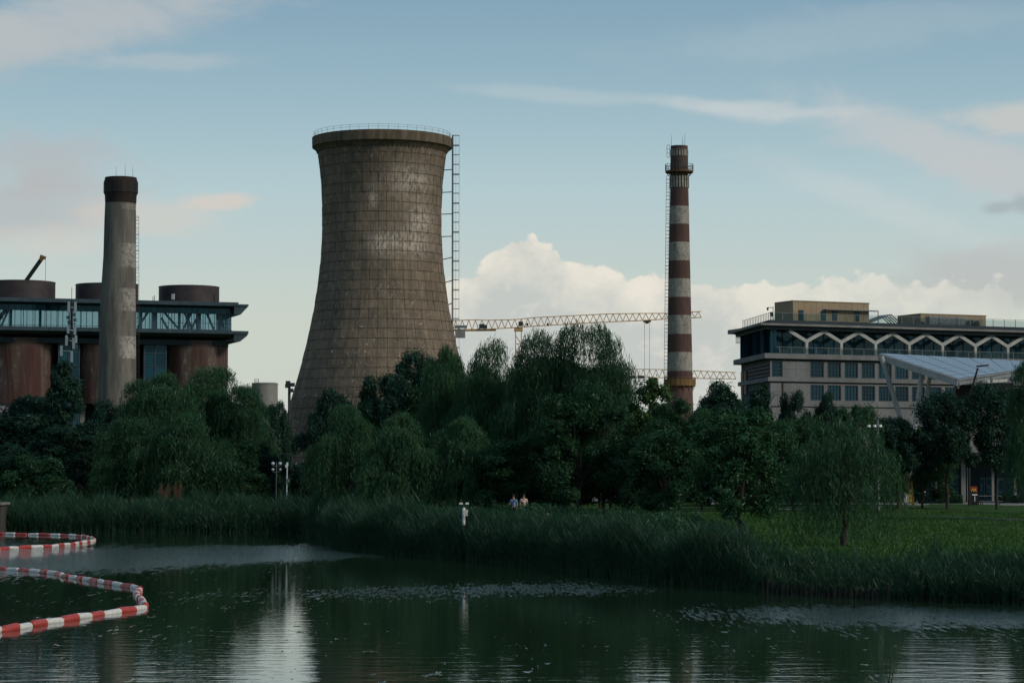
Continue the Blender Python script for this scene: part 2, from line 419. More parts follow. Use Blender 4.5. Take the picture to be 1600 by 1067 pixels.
strip('path', [pxg(p, d) for p, d in ((700, 176), (760, 172), (820, 170), (900, 172), (980, 178), (1060, 186), (1150, 196), (1250, 206))], 2.4, .05, M['path'], label='pale path running behind the middle trees', kind='structure')
def pave_strip():
    pts = [pxg(p, 236) for p in range(1100, 1760, 20)]
    strip('pavement', pts, 16, .06, M['path'], label='grey paving in front of the shop under the trees', kind='structure')
pave_strip()
kb = MB(); kp = [(1450, 170), (1490, 164), (1530, 160), (1570, 157), (1610, 155), (1660, 153)]
kpts = [Vector((*pxg(a, b), 0)) for a, b in kp]
for i in range(len(kpts) - 1):
    a, b = kpts[i], kpts[i + 1]; a.z = float(zg(a.x, a.y)) + .05; b.z = float(zg(b.x, b.y)) + .05
    kb.bar(a, b, .14, .14)
kb.build('kerb', M['concrete'], label='thin pale kerb crossing the lawn', kind='structure')

# ------------------------------------------------------------------ foliage
def leaf_mat(name, c1, c2, trans=.28, dead=(.09, .10, .03)):
    m = bpy.data.materials.new(name); m.use_nodes = True; nt = m.node_tree; nt.nodes.clear(); h = NT(nt)
    out = h.n('ShaderNodeOutputMaterial'); ge = h.n('ShaderNodeNewGeometry')
    oi = h.n('ShaderNodeObjectInfo')
    pos = h.n('ShaderNodeTexCoord').outputs['Object']
    f = h.m('ADD', h.m('MULTIPLY', ge.outputs['Random Per Island'], .55), h.m('MULTIPLY', h.ss(h.noise(pos, .5, 3, .5), .3, .7), .45))
    c = h.mix(f, c1, c2)
    c = h.mix(h.m('MULTIPLY', oi.outputs['Random'], .45), c, tuple(x * .55 for x in c1))
    c = h.mix(h.m('MULTIPLY', h.ss(ge.outputs['Random Per Island'], .955, .975), .8), c, dead)
    d = h.n('ShaderNodeBsdfDiffuse'); t = h.n('ShaderNodeBsdfTranslucent'); gl = h.n('ShaderNodeBsdfGlossy')
    h.put(d.inputs[0], c); h.put(t.inputs[0], h.mix(.5, c, (c2[0] * 1.3, c2[1] * 1.3, c2[2] * .8)))
    gl.inputs['Roughness'].default_value = .45; gl.inputs[0].default_value = (.5, .6, .6, 1)
    x = h.n('ShaderNodeMixShader'); x.inputs[0].default_value = trans
    nt.links.new(d.outputs[0], x.inputs[1]); nt.links.new(t.outputs[0], x.inputs[2])
    y = h.n('ShaderNodeMixShader'); y.inputs[0].default_value = .025
    nt.links.new(x.outputs[0], y.inputs[1]); nt.links.new(gl.outputs[0], y.inputs[2])
    nt.links.new(y.outputs[0], out.inputs[0]); return m
L_WIL = leaf_mat('willow_leaves', (.017, .064, .034), (.056, .138, .056))
L_BRD = leaf_mat('broad_leaves', (.013, .056, .031), (.046, .122, .045))
L_DRK = leaf_mat('dark_leaves', (.010, .040, .028), (.026, .074, .043), .18)
L_LIT = leaf_mat('pale_leaves', (.030, .080, .028), (.085, .160, .045))
L_REED = leaf_mat('reed_blades', (.013, .050, .032), (.042, .112, .058), .35, dead=(.16, .13, .075))
L_GRS = leaf_mat('grass_blades', (.024, .076, .012), (.062, .145, .024), .25)
BARK = weathered((.05, .042, .035), .4, 2.0, name='bark', bump=.05)

def quads_mesh(name, C, U, V, material, taper=None):
    """one quad per leaf; C centres, U half length, V half width"""
    n = len(C); tp = .35 if taper is None else taper
    v = np.empty((n, 4, 3), np.float32)
    v[:, 0] = C - U - V * .8; v[:, 1] = C - U + V * .8; v[:, 2] = C + U + V * tp; v[:, 3] = C + U - V * tp
    me = bpy.data.meshes.new(name); me.vertices.add(4 * n); me.vertices.foreach_set('co', v.reshape(-1))
    me.loops.add(4 * n); me.loops.foreach_set('vertex_index', np.arange(4 * n, dtype=np.int32))
    me.polygons.add(n); me.polygons.foreach_set('loop_start', np.arange(0, 4 * n, 4, dtype=np.int32)); me.polygons.foreach_set('loop_total', np.full(n, 4, np.int32))
    me.update(); me.materials.append(material); return me
def unit(a): return a / (np.linalg.norm(a, axis=-1, keepdims=True) + 1e-9)
def trunk_mesh(name, seed, H, lobes, r0, fork):
    rr = random.Random(seed); mb = MB(); p = Vector((0, 0, -.4)); pts = [p]
    for k in range(4):
        p = Vector((rr.uniform(-.15, .15) * (k + 1), rr.uniform(-.15, .15) * (k + 1), fork * H * (k + 1) / 4)); pts.append(p)
    for i in range(4): mb.tube(pts[i], pts[i + 1], r0 * (1 - .1 * i), r0 * (1 - .1 * (i + 1)), 8, caps=False)
    for c in lobes:
        c = Vector(c); st = pts[rr.choice((3, 4))]; mid = st.lerp(c, .5) + Vector((0, 0, rr.uniform(.2, .9)))
        mb.tube(st, mid, r0 * .36, r0 * .2, 5, False); mb.tube(mid, c, r0 * .2, r0 * .06, 5, False)
        for _ in range(2):
            e = c + Vector((rr.uniform(-1, 1), rr.uniform(-1, 1), rr.uniform(-.3, 1.1))); mb.tube(mid.lerp(c, .6), e, r0 * .09, r0 * .03, 4, False)
    return mb.mesh(name, BARK, smooth=False)
def willow(seed, H=13., Rr=5.2, nl=20, ns=80, low=.16, lmat=L_WIL, sparse=1.0, lmin=1.2, lmax=6., drop=.42):
    r = np.random.default_rng(seed); lobes = []
    for i in range(nl):
        a = i * 2.4 + r.uniform(-.4, .4); q = math.sqrt((i + .5) / nl)
        rad = Rr * .78 * q; z = H * (.92 - drop * q ** 2 - r.uniform(0, .24)) - 1.0
        lobes.append((rad * math.cos(a), rad * math.sin(a), z, r.uniform(.7, 1.95) * Rr / 5.2))
    Cs, Us, Vs = [], [], []
    for (lx, ly, lz, lr) in lobes:
        n = int(1.45 * ns * lr / 1.4)
        d = unit(r.normal(size=(n, 3))); d[:, 2] = np.abs(d[:, 2]) * .9 + .05
        st = np.array([lx, ly, lz]) + d * lr * r.uniform(.55, 1.05, (n, 1)) * np.array([1, 1, .75])
        out = st[:, :2] * .09 + d[:, :2] * r.uniform(.3, 1.0, (n, 1))
        L = r.uniform(lmin, lmax, n) * (.6 + .6 * r.random()); L = np.minimum(L, np.maximum(st[:, 2] - H * low * r.uniform(.6, 1.6, n), .6))
        m_ = 26
        t = (np.arange(m_) + .5) / m_
        z = st[:, 2, None] + .5 * np.sin(t * 3.1)[None] * .5 - L[:, None] * (t ** 1.5)[None]
        sway = r.normal(0, .10, (n, 1, 2)) * (t[None, :, None] ** 2) * 3
        xy = st[:, None, :2] + out[:, None, :] * (1 - (1 - t) ** 2)[None, :, None] + sway
        pt = np.concatenate([xy, z[..., None]], -1)
        keep = r.random((n, m_)) < np.clip(L[:, None] / 3.5, .35, 1.0) * sparse
        jit = r.normal(0, .13, pt.shape)
        C = (pt + jit)[keep]; k = len(C)
        u = np.stack([r.normal(0, .6, k), r.normal(0, .6, k), -np.ones(k)], -1); u = unit(u) * (r.uniform(.09, .19, k)[:, None])
        v = unit(np.cross(u, r.normal(size=(k, 3)))) * r.uniform(.022, .048, k)[:, None]
        Cs.append(C); Us.append(u); Vs.append(v)
    for (lx, ly, lz, lr) in (lobes if sparse >= .8 else []):         # leafy caps of short twigs
        n = int(7 * ns * sparse); d = unit(r.normal(size=(n, 3))); d[:, 2] = np.abs(d[:, 2]) * .8 - .1
        cc = np.repeat(d[::14], 14, 0)[:n] * .9 + r.normal(0, .16, (n, 3))
        C = np.array([lx, ly, lz]) + cc * lr * r.uniform(.75, 1.15, (n, 1)) * np.array([1, 1, .8]); u = unit(r.normal(size=(n, 3)) + np.array([0, 0, -.9])); v = unit(np.cross(u, r.normal(size=(n, 3))))
        Cs.append(C); Us.append(u * r.uniform(.07, .14, (n, 1))); Vs.append(v * r.uniform(.025, .05, (n, 1)))
    allc = np.concatenate(Cs); H = float(np.quantile(allc[:, 2], .9985))
    me = quads_mesh('crown', allc, np.concatenate(Us), np.concatenate(Vs), lmat)
    tr = trunk_mesh('trunk', seed, H, [l[:3] for l in lobes], .26, .32)
    return me, tr, H, Rr
def broad(seed, H=12., Rr=4.4, nl=26, nc=46, lmat=L_BRD, z0=.2, leaf=.118, shape=1.0, cone=0.0, openness=0.0):
    r = np.random.default_rng(seed); lobes = []
    for i in range(nl):
        a = i * 2.399 + r.uniform(-.5, .5); h = (i + .5) / nl
        z = H * (z0 + (1 - z0) * h * .93)
        prof = math.sin(math.pi * min(.97, (h * .74 + .18))) ** .6 * (1 - cone * h)
        rad = Rr * prof * math.sqrt(r.uniform(.05, .85)); z += r.uniform(-.05, .03) * H
        lobes.append((rad * math.cos(a), rad * math.sin(a), z, r.uniform(.6, 1.5) * Rr / 4.4 * (1 - cone * .5 * h)))
    Cs, Us, Vs = [], [], []
    for (lx, ly, lz, lr) in lobes:
        n = int(nc * (1 - openness)); d = unit(r.normal(size=(n, 3)) + np.array([0, 0, .25]))
        cc = np.array([lx, ly, lz]) + d * lr * r.uniform(.5, 1.12, (n, 1)) * np.array([1, 1, .8])
        kk = 34
        s_ = r.normal(0, .24 * lr, (n, kk, 3)) * np.array([1, 1, .85])
        C = (cc[:, None] + s_).reshape(-1, 3); k = len(C)
        nr = unit(np.repeat(d, kk, 0) * .8 + r.normal(0, .7, (k, 3)) + np.array([0, 0, .5]))
        u = unit(np.cross(nr, r.normal(size=(k, 3)))); v = np.cross(nr, u)
        sz = r.uniform(.6, 1.2, (k, 1)) * leaf
        Cs.append(C); Us.append(u * sz); Vs.append(v * sz * .62)
    allc = np.concatenate(Cs); H = float(np.quantile(allc[:, 2], .9985))
    me = quads_mesh('crown', allc, np.concatenate(Us), np.concatenate(Vs), lmat)
    tr = trunk_mesh('trunk', seed, H, [l[:3] for l in lobes[::2]], .20, max(.3, z0 + .1))
    return me, tr, H, Rr
PROTO = {
    'W0': willow(1), 'W1': willow(2, 13, 5.2, 24, 70), 'W2': willow(3, 13.5, 4.6, 22, 72, lmax=7),
    'WT': willow(4, 14., 4.6, 28, 84, low=.3, lmin=.8, lmax=3.6, sparse=.75),         # airy top, short strands
    'WF': willow(5, 9., 4.4, 24, 66, low=.12, lmat=L_WIL, lmax=5.0, drop=.36), 'WL': willow(6, 8.2, 4.4, 20, 40, low=.04, lmin=1.5, lmax=6.5, drop=.34, sparse=.62),
    'DH': broad(21, 11, 4.4, 26, 46, L_DRK, z0=.40, leaf=.12),
    'B0': broad(11), 'B1': broad(12, 12, 4.6, 30, 42), 'B2': broad(13, 11, 4.6, 26, 46, z0=.12),
    'D0': broad(14, 12, 4.5, 28, 46, L_DRK), 'D1': broad(15, 12, 4.3, 26, 46, L_DRK, z0=.12, leaf=.125), 'DC': broad(16, 13, 3.8, 34, 34, L_DRK, z0=.08, cone=.62),
    'Y0': broad(17, 8.5, 3.3, 24, 34, L_BRD, z0=.22, leaf=.11), 'Y1': broad(18, 11, 3.2, 26, 26, L_LIT, z0=.2, leaf=.12, cone=.35),
    'S0': broad(19, 4, 2.2, 18, 40, L_BRD, z0=.05, leaf=.085),
}
def tree(kind, name, px, top, D, wpx, label, cat, group, base=None, yoff=0):
    me, tr, H, Rr = PROTO[kind]
    x = (px - 800) / F * D; z0 = float(zg(x, D)) if base is None else base
    h = P(px, top, D).z - z0
    e = empty(name, (x, D, z0), label, cat, group, rz=random.uniform(0, 6.28))
    sx = (wpx * (1.18 if kind[0] == 'W' else 1.38) / F * D) / (2 * Rr); e.scale = (sx, sx, h / H)
    t = link('trunk', tr, e); c = link('crown', me, e)
    return e
GL = 'trees along the left bank'; GC = 'trees in the middle of the far bank'; GR = 'trees on the right lawn'
TREES = [
 # left bank
 ('D1', 'tree', 18, 648, 238, 150, 'dark round tree below the steel trestle at the far left', 'tree', GL),
 ('DC', 'tree', 100, 566, 242, 84, 'tall dark pointed tree rising in front of the antenna mast', 'tree', GL),
 ('D0', 'tree', 62, 622, 246, 70, 'dark tree left of the pointed tree, below the red silo', 'tree', GL),
 ('D0', 'tree', 170, 626, 232, 80, 'dark tree at the foot of the grey chimney', 'tree', GL),
 ('W0', 'willow_tree', 242, 586, 222, 130, 'tall willow just right of the grey chimney', 'tree', GL),
 ('W1', 'willow_tree', 328, 576, 228, 140, 'broad tall willow in front of the right-hand red silo', 'tree', GL),
 ('W2', 'willow_tree', 205, 655, 211, 110, 'lower drooping willow in front of the chimney foot', 'tree', GL),
 ('WF', 'willow_tree', 288, 648, 208, 130, 'lower drooping willow above the rusty sculptures', 'tree', GL),
 ('W2', 'willow_tree', 382, 604, 224, 90, 'willow at the right end of the left tree mass', 'tree', GL),
 ('D0', 'tree', 440, 628, 240, 34, 'narrow dark tree right before the left foot of the cooling tower', 'tree', GL),
 ('D1', 'tree', 414, 634, 236, 50, 'dark tree right of the end willow beside the cooling tower foot', 'tree', GL),
 ('S0', 'shrub', 59, 712, 203, 80, 'rounded shrub standing alone behind the reeds at the left', 'shrub', 'shrubs on the left bank'),
 ('D0', 'tree', 404, 690, 218, 70, 'low dark tree behind the four-globe lamp', 'tree', GL),
 ('D1', 'tree', 118, 668, 218, 120, 'low dark tree between the lone shrub and the drooping willow', 'tree', GL),
 ('D0', 'tree', -8, 690, 222, 110, 'low dark tree cut by the left edge of the view', 'tree', GL),
 ('B2', 'tree', 352, 690, 212, 110, 'low leafy tree left of the four-globe lamp', 'tree', GL),
 ('D1', 'tree', 480, 726, 222, 40, 'low dark tree hiding the cooling tower foot', 'tree', GC),
 # centre
 ('D0', 'tree', 512, 608, 214, 66, 'dark tree in front of the cooling tower, left of the middle', 'tree', GC),
 ('W1', 'willow_tree', 546, 634, 176, 104, 'pale green willow at the left end of the middle bank', 'tree', GC),
 ('D1', 'tree', 600, 586, 200, 84, 'dark tree left of the tallest dark tree before the cooling tower', 'tree', GC),
 ('D0', 'tree', 646, 550, 210, 108, 'tallest dark tree in front of the cooling tower', 'tree', GC),
 ('B1', 'tree', 668, 592, 200, 90, 'leafy tree low between the tallest dark tree and the tower-edge willow', 'tree', GC),
 ('WF', 'willow_tree', 625, 650, 168, 110, 'low pale willow leaning over the reeds below the cooling tower', 'tree', GC),
 ('W0', 'willow_tree', 699, 546, 190, 84, 'willow at the right edge of the cooling tower', 'tree', GC),
 ('WT', 'willow_tree', 758, 534, 184, 104, 'airy willow left of the crane mast', 'tree', GC),
 ('WT', 'willow_tree', 828, 520, 180, 104, 'airy willow right in front of the crane mast', 'tree', GC),
 ('WT', 'willow_tree', 886, 508, 178, 118, 'tall airy willow in the middle, topmost of all the willows', 'tree', GC),
 ('WT', 'willow_tree', 944, 510, 176, 98, 'tall willow with hanging twigs at the right end of the middle group', 'tree', GC),
 ('W2', 'willow_tree', 860, 560, 182, 150, 'dense willow filling the lower middle of the willow group', 'tree', GC),
 ('W0', 'willow_tree', 936, 575, 180, 104, 'dense willow under the hanging twigs at the group end', 'tree', GC),
 ('W1', 'willow_tree', 765, 575, 186, 120, 'dense willow below the crane mast', 'tree', GC),
 ('B0', 'tree', 905, 602, 164, 120, 'bright-topped broadleaf tree in front of the willow group', 'tree', GC),
 ('WF', 'willow_tree', 718, 655, 168, 110, 'low willow right of the leaning pale willow', 'tree', GC),
 ('B1', 'tree', 818, 680, 166, 120, 'low broadleaf tree with forked trunks behind the walker', 'tree', GC),
 ('D0', 'tree', 955, 690, 172, 120, 'low dark tree in front of the left-hand white car', 'tree', GC),
 # right
 ('Y1', 'tree', 1018, 592, 166, 84, 'bright leafy tree just left of the striped chimney', 'tree', GR),
 ('B1', 'tree', 1062, 626, 162, 100, 'broadleaf tree below the striped chimney', 'tree', GR),
 ('Y0', 'tree', 1040, 672, 146, 110, 'young tree on a thin trunk left of the pale feathery tree', 'tree', GR),
 ('D0', 'tree', 1136, 598, 198, 96, 'dark tree between the striped chimney and the office building', 'tree', GR),
 ('Y0', 'tree', 1158, 640, 124, 128, 'pale feathery young tree at the lawn edge', 'tree', GR),
 ('DC', 'tree', 1186, 602, 202, 84, 'dark pointed tree against the office building corner', 'tree', GR),
 ('D1', 'tree', 1238, 612, 200, 50, 'dark narrow tree before the first office windows', 'tree', GR),
 ('D0', 'tree', 1287, 614, 204, 48, 'dark tree before the middle office windows', 'tree', GR),
 ('B2', 'tree', 1338, 634, 198, 70, 'green tree behind the big lawn willow', 'tree', GR),
 ('WL', 'willow_tree', 1318, 650, 112, 160, 'big drooping willow standing alone near the lawn shore', 'tree', GR),
 ('DH', 'tree', 1402, 652, 204, 80, 'dark tree at the foot of the slanted canopy column', 'tree', GR),
 ('DH', 'tree', 1478, 612, 204, 88, 'dark tree under the low corner of the solar canopy', 'tree', GR),
 ('DH', 'tree', 1556, 600, 206, 84, 'dark tree under the right part of the solar canopy', 'tree', GR),
 ('W2', 'willow_tree', 1618, 560, 158, 90, 'willow cut by the right edge of the view', 'tree', GR),
 ('D0', 'tree', 1238, 690, 226, 110, 'low dark tree between the feathery tree and the big willow', 'tree', GR),
 ('B0', 'tree', 1003, 652, 182, 80, 'broadleaf tree filling the gap left of the bright leafy tree', 'tree', GR),
 ('B1', 'tree', 1096, 640, 192, 70, 'small broadleaf tree just right of the striped chimney foot', 'tree', GR),
 ('B2', 'tree', 1212, 655, 190, 70, 'leafy tree behind the leaning grey street lamp', 'tree', GR),
 ('B0', 'tree', 1262, 650, 196, 70, 'leafy tree left of the big lawn willow, before the office windows', 'tree', GR),
 ('B1', 'tree', 1440, 668, 212, 80, 'leafy tree between the two slanted canopy columns', 'tree', GR),
 ('D1', 'tree', 1108, 690, 222, 110, 'low dark tree behind the feathery tree', 'tree', GR),
]
for t_ in TREES: tree(*t_)
# an undergrowth mass behind the tree rows, reads as one
def thicket():
    r = np.random.default_rng(5); n = 190000
    x = r.uniform(-62, 42, n); y = 250 + r.uniform(-6, 6, n)
    hmax = (8.2 + 1.6 * np.sin(x * .35) + 1.1 * np.sin(x * .9 + 2)) * np.where((x > -25) & (x < -20.5), .5, 1) * np.where(x > 22, .55, 1)
    C = np.stack([x, y, 1.5 + hmax * np.sqrt(r.random(n))], -1)
    nr = unit(r.normal(size=(n, 3)) + np.array([0, -.4, .5])); u = unit(np.cross(nr, r.normal(size=(n, 3)))); v = np.cross(nr, u); s_ = r.uniform(.14, .3, (n, 1))
    o = link('thicket', quads_mesh('thicket', C, u * s_, v * s_ * .7, L_DRK)); tag(o, 'dark undergrowth filling the space behind the tree rows', 'undergrowth', kind='stuff')
thicket()
PO = on_water(725, 873.5)
def reeds(name, n, xr, depth, hfun, dens, label, seed, lmat=L_REED, cat='reeds'):
    r = np.random.default_rng(seed)
    x = r.uniform(xr[0], xr[1], n); t = r.uniform(-.10, 1, n) * depth; y = yshore(x) + t
    keep = (r.random(n) < dens(x, t)) & ~((np.abs(x - PO.x * y / PO.y) < .13) & (y < PO.y + .05)); x = x[keep]; y = y[keep]; t = t[keep]; n = len(x)
    z = np.maximum(zg(x, y), -.05); h = .74 * hfun(x) * r.uniform(.42, 1.12, n) * (1 + .10 * np.sin(x * 1.7) + .12 * np.sin(x * .6 + y * .8) + .10 * np.sin(x * 3.9 + y * 1.3)) * np.where(r.random(n) < .06, 1.25, 1)
    lean = np.stack([.12 * np.sin(x * .8 + y) + r.normal(.08, .17, n), r.normal(-.04, .10, n)], -1)
    Cs, Us, Vs = [], [], []
    base = np.stack([x, y, z], -1); tip = base + np.stack([lean[:, 0] * h, lean[:, 1] * h, h], -1)
    mid = base * .5 + tip * .5 - np.stack([lean[:, 0] * h * .18, lean[:, 1] * h * .18, 0 * h], -1)
    for a, b, w_ in ((base, mid, .020), (mid, tip, .014)):
        U = (b - a) / 2; Cs.append((a + b) / 2); Us.append(U); Vs.append(unit(np.cross(U, r.normal(size=(n, 3)))) * w_)
    for k in range(6):
        f = r.uniform(.25, .97, (n, 1)); p = base + (tip - base) * f
        a = r.uniform(0, 6.28, n); l = r.uniform(.22, .5, n) * np.clip(h / 2.2, .4, 1.2)
        U = np.stack([np.cos(a) * l * .55, np.sin(a) * l * .4, l * r.uniform(.35, 1.0, n)], -1)
        Cs.append(p + U); Us.append(U); Vs.append(unit(np.cross(U, r.normal(size=(n, 3)))) * r.uniform(.014, .028, (n, 1)))
    o = link(name, quads_mesh(name, np.concatenate(Cs), np.concatenate(Us), np.concatenate(Vs), lmat, .1)); tag(o, label, cat, kind='stuff')
one = lambda x, t: np.ones_like(x)
reeds('reeds', 17000, (-41.5, -13.5), 4.5, lambda x: 2.35 + 0 * x, one, 'tall reed bed along the left far shore', 21)
reeds('reeds', 26000, (-14.5, 9.5), 4.6, lambda x: np.interp(x, [-14, -8, -3, -1.2, 1.8, 3.5, 7, 9.5], [2.3, 2.35, 2.2, 1.95, 1.95, 2.2, 2.1, 1.9]), lambda x, t: np.interp(x, [-14, 5, 9.5], [1, 1, .8]), 'dense reed bed along the middle shore in front of the trees', 22)
reeds('reeds', 11000, (9.3, 24), 4.2, lambda x: np.interp(x, [9, 12, 16, 24], [1.7, 1.15, 1.5, 2.0]), lambda x, t: np.interp(x, [9, 11, 14, 16, 24], [.7, .32, .30, .6, .9]), 'sparser low reeds along the right-hand lawn shore', 23)
def grass():
    r = np.random.default_rng(9); n = 110000
    x = r.uniform(4, 62, n); t = r.random(n) ** 1.6 * 110 + 1.5; y = yshore(x) + t
    k = (np.abs(x / y * F) < 900); x, y = x[k], y[k]; n = len(x); z = zg(x, y)
    h = r.uniform(.06, .15, n) * (1 + .8 * (r.random(n) < .08))
    U = np.stack([r.normal(0, .04, n), r.normal(0, .04, n), h / 2], -1)
    C = np.stack([x, y, z], -1) + U
    o = link('grass', quads_mesh('grass', C, U, np.stack([np.ones(n) * .03, r.normal(0, .02, n), 0 * x], -1), L_GRS, .15)); tag(o, 'short lawn grass on the right bank', 'grass', kind='stuff')
grass()
# low plants between the reeds and the first trees
def underbrush():
    r = np.random.default_rng(31); n = 150000
    x = r.uniform(-16, 10, n); t = r.uniform(4, 50, n); y = yshore(x) + t
    C = np.stack([x, y, zg(x, y) + r.random(n) ** 1.4 * (.70 + .5 * np.sin(x * 1.3 + y * .4))], -1)
    nr = unit(r.normal(size=(n, 3)) + np.array([0, 0, .6])); u = unit(np.cross(nr, r.normal(size=(n, 3)))); v = np.cross(nr, u); s_ = r.uniform(.05, .12, (n, 1))
    o = link('ground_plants', quads_mesh('ground_plants', C, u * s_, v * s_ * .6, L_BRD)); tag(o, 'low leafy ground cover behind the middle reeds', 'ground cover', kind='stuff')
underbrush()

# ------------------------------------------------------------------ cooling tower
TD = 532.0; tb = P(596.5, 760, TD); TX = P(596.5, 400, TD).x
T0 = Vector((TX, TD, 1.5))
tower = empty('cooling_tower', T0, 'huge brown concrete cooling tower with a flared base and thick rim', 'cooling tower')
prof_px = [(240, 101), (262, 98), (281, 96), (315, 94.3), (349, 93.2), (383, 94), (420, 97), (434, 98.6), (471, 104.5), (526, 114.5), (568, 124), (623, 140), (662, 152), (700, 163), (740, 175)]
pz = np.array([P(596, y, TD).z for y, _ in prof_px])[::-1]; pr_ = np.array([h * TD / F for _, h in prof_px])[::-1]
def trad(z):
    return float(np.interp(z, pz, pr_))
# smooth radius by fitting a polynomial
cf = np.polyfit(pz, pr_, 5)
def trad(z): return float(np.polyval(cf, z))
def tower_mat():
    def bd(h, b):
        o = h.n('ShaderNodeTexCoord').outputs['Object']; x, y, z = h.sep(o)
        ang = h.m('ARCTAN2', x, h.m('MULTIPLY', y, -1.0))          # 0 towards the viewer, + to the right
        cyl = h.n('ShaderNodeCombineXYZ'); h.put(cyl.inputs[0], h.m('MULTIPLY', ang, 13.5)); h.put(cyl.inputs[1], z)
        q = cyl.outputs[0]
        ci = h.m('FLOOR', h.m('DIVIDE', h.m('ADD', ang, 10.0), 2 * math.pi / 48)); ri = h.m('FLOOR', h.m('DIVIDE', z, 2.12))
        cc = h.n('ShaderNodeCombineXYZ'); h.put(cc.inputs[0], ci); h.put(cc.inputs[1], ri)
        wn = h.n('ShaderNodeTexWhiteNoise'); h.put(wn.inputs['Vector'], cc.outputs[0])
        n1 = h.noise(q, .12, 6, .6); n2 = h.noise(h.vscale(q, 1, .18, 1), 1.1, 6, .65); n3 = h.noise(q, 2.2, 8, .75, .6)
        c = h.mix(h.ss(h.m('ADD', h.m('MULTIPLY', n1, .6), h.m('MULTIPLY', n2, .4)), .34, .64), (.135, .108, .080), (.255, .192, .136))
        c = h.mix(h.m('MULTIPLY', wn.outputs['Value'], .42), c, (.12, .10, .075))
        # dark soot streaks below the rim and weather bands
        rimd = h.m('MULTIPLY', h.ss(z, 60.0, 73.0), h.m('MULTIPLY_ADD', n2, .9, .1))
        c = h.mix(h.m('MULTIPLY', rimd, .75), c, (.06, .052, .042))
        def gauss(a0, z0, ra, rz):
            u = h.m('DIVIDE', h.m('SUBTRACT', ang, a0), ra); v = h.m('DIVIDE', h.m('SUBTRACT', z, z0), rz)
            return h.m('EXPONENT', h.m('MULTIPLY', h.m('ADD', h.m('MULTIPLY', u, u), h.m('MULTIPLY', v, v)), -1.0))
        dk = h.m('ADD', gauss(-.5, 14, .9, 5), gauss(.1, 19, .8, 3), clamp=True)
        c = h.mix(h.m('MULTIPLY', dk, h.ss(n2, .35, .6, .1, .75)), c, (.07, .062, .052))
        # lime bloom and spalled patches
        wm = gauss(.55, 66, .38, 3.5)
        for a in ((-.10, 62.5, .07, 2.5), (.05, 52.5, .22, 2.2), (.55, 52.5, .42, 2.6), (.75, 58, .3, 3)): wm = h.m('ADD', wm, gauss(*a), clamp=True)
        n4 = h.noise(h.vscale(q, 1.1, .5, 1), 1.3, 8, .75, .5)
        c = h.mix(h.m('MULTIPLY', wm, h.ss(n4, .40, .56, 0, 1)), c, (.52, .45, .37))
        sm = gauss(-.75, 46, .3, 6)
        for a in ((-.35, 30, .35, 7), (.45, 32, .20, 9), (-.5, 20, .45, 5), (.1, 43, .25, 2), (-.9, 10, .3, 6)): sm = h.m('ADD', sm, gauss(*a), clamp=True)
        n5 = h.noise(h.vscale(q, 1, .8, 1), 1.25, 5, .75, .4)
        c = h.mix(h.m('MULTIPLY', h.ss(sm, .12, .5), h.ss(n5, .615, .65)), c, (.60, .57, .50))
        n7 = h.noise(h.vscale(q, 1, .045, 1), .8, 5, .6); c = h.mix(h.ss(n7, .50, .68, 0, .42), c, (.095, .085, .066)); c = h.mix(h.ss(n7, .44, .30, 0, .30), c, (.30, .24, .18))
        # dirt bleeding from the joints
        fz = h.m('FRACT', h.m('DIVIDE', z, 2.12)); fa = h.m('FRACT', h.m('DIVIDE', h.m('ADD', ang, 10.0), 2 * math.pi / 48))
        jz = h.ss(fz, .78, 1.0); ja = h.m('ADD', h.ss(fa, .10, 0.0), h.ss(fa, .90, 1.0), clamp=True)
        jj = h.m('MAXIMUM', h.m('MULTIPLY', jz, h.ss(n4, .40, .6)), h.m('MULTIPLY', ja, h.ss(n3, .42, .62, .2, .8)))
        c = h.mix(h.m('MULTIPLY', jj, .55), c, (.05, .044, .036))
        n6 = h.noise(h.vscale(q, 1, .55, 1), .9, 9, .8, .4)
        c = h.mix(h.ss(n6, .50, .68, 0, .55), c, (.085, .080, .062)); c = h.mix(h.ss(n6, .50, .36, 0, .60), c, (.31, .235, .165))
        setc(h, b, c); bumpn(h, b, h.m('ADD', n3, n6), .14)
    return mat('tower_concrete', (.2, .15, .11), .92, .15, build=bd)
TM = tower_mat(); M['joint'] = weathered((.065, .056, .045), .4, .5, name='joint_dirt')
ROW = 2.12; NC = 48
ztop = P(596, 238, TD).z - 1.5
rows = [k for k in range(2, int(ztop / ROW) + 1)]
def panel_geo(mb, k, c, rr):
    z0 = k * ROW + .04; z1 = min((k + 1) * ROW, ztop) - .04
    if z1 - z0 < .3: return
    a0 = -math.pi / 2 + (c / NC) * 2 * math.pi; da = 2 * math.pi / NC; gap = .0022
    o_ = rr.uniform(-.05, .07); tl = rr.uniform(-.02, .02)
    vs = []
    for dr in (-.20, o_):
        for z in (z0, z1):
            rad = trad(z + 1.5) + dr + (tl if z == z1 else -tl) * (dr > -.1)
            for f in (gap, da / 2, da - gap):
                vs.append((rad * math.cos(a0 + f), rad * math.sin(a0 + f), z))
    # indices: inner z0 0-2, inner z1 3-5, outer z0 6-8, outer z1 9-11
    mb.add([(v[0] + T0.x, v[1] + T0.y, v[2] + T0.z) for v in vs], [(6, 7, 10, 9), (7, 8, 11, 10), (0, 6, 9, 3), (8, 2, 5, 11), (9, 10, 4, 3), (10, 11, 5, 4), (0, 1, 7, 6), (1, 2, 8, 7)])
rr_ = random.Random(3); rest = MB(); cnt = 0
front_cols = [c % NC for c in range(-5, 6)]
for k in reversed(rows):
    for c in range(NC):
        if c in front_cols and cnt < 298:
            m_ = MB(); panel_geo(m_, k, c, rr_)
            if m_.v: m_.build('concrete_panel', TM, tower); cnt += 1
        else: panel_geo(rest, k, c, rr_)
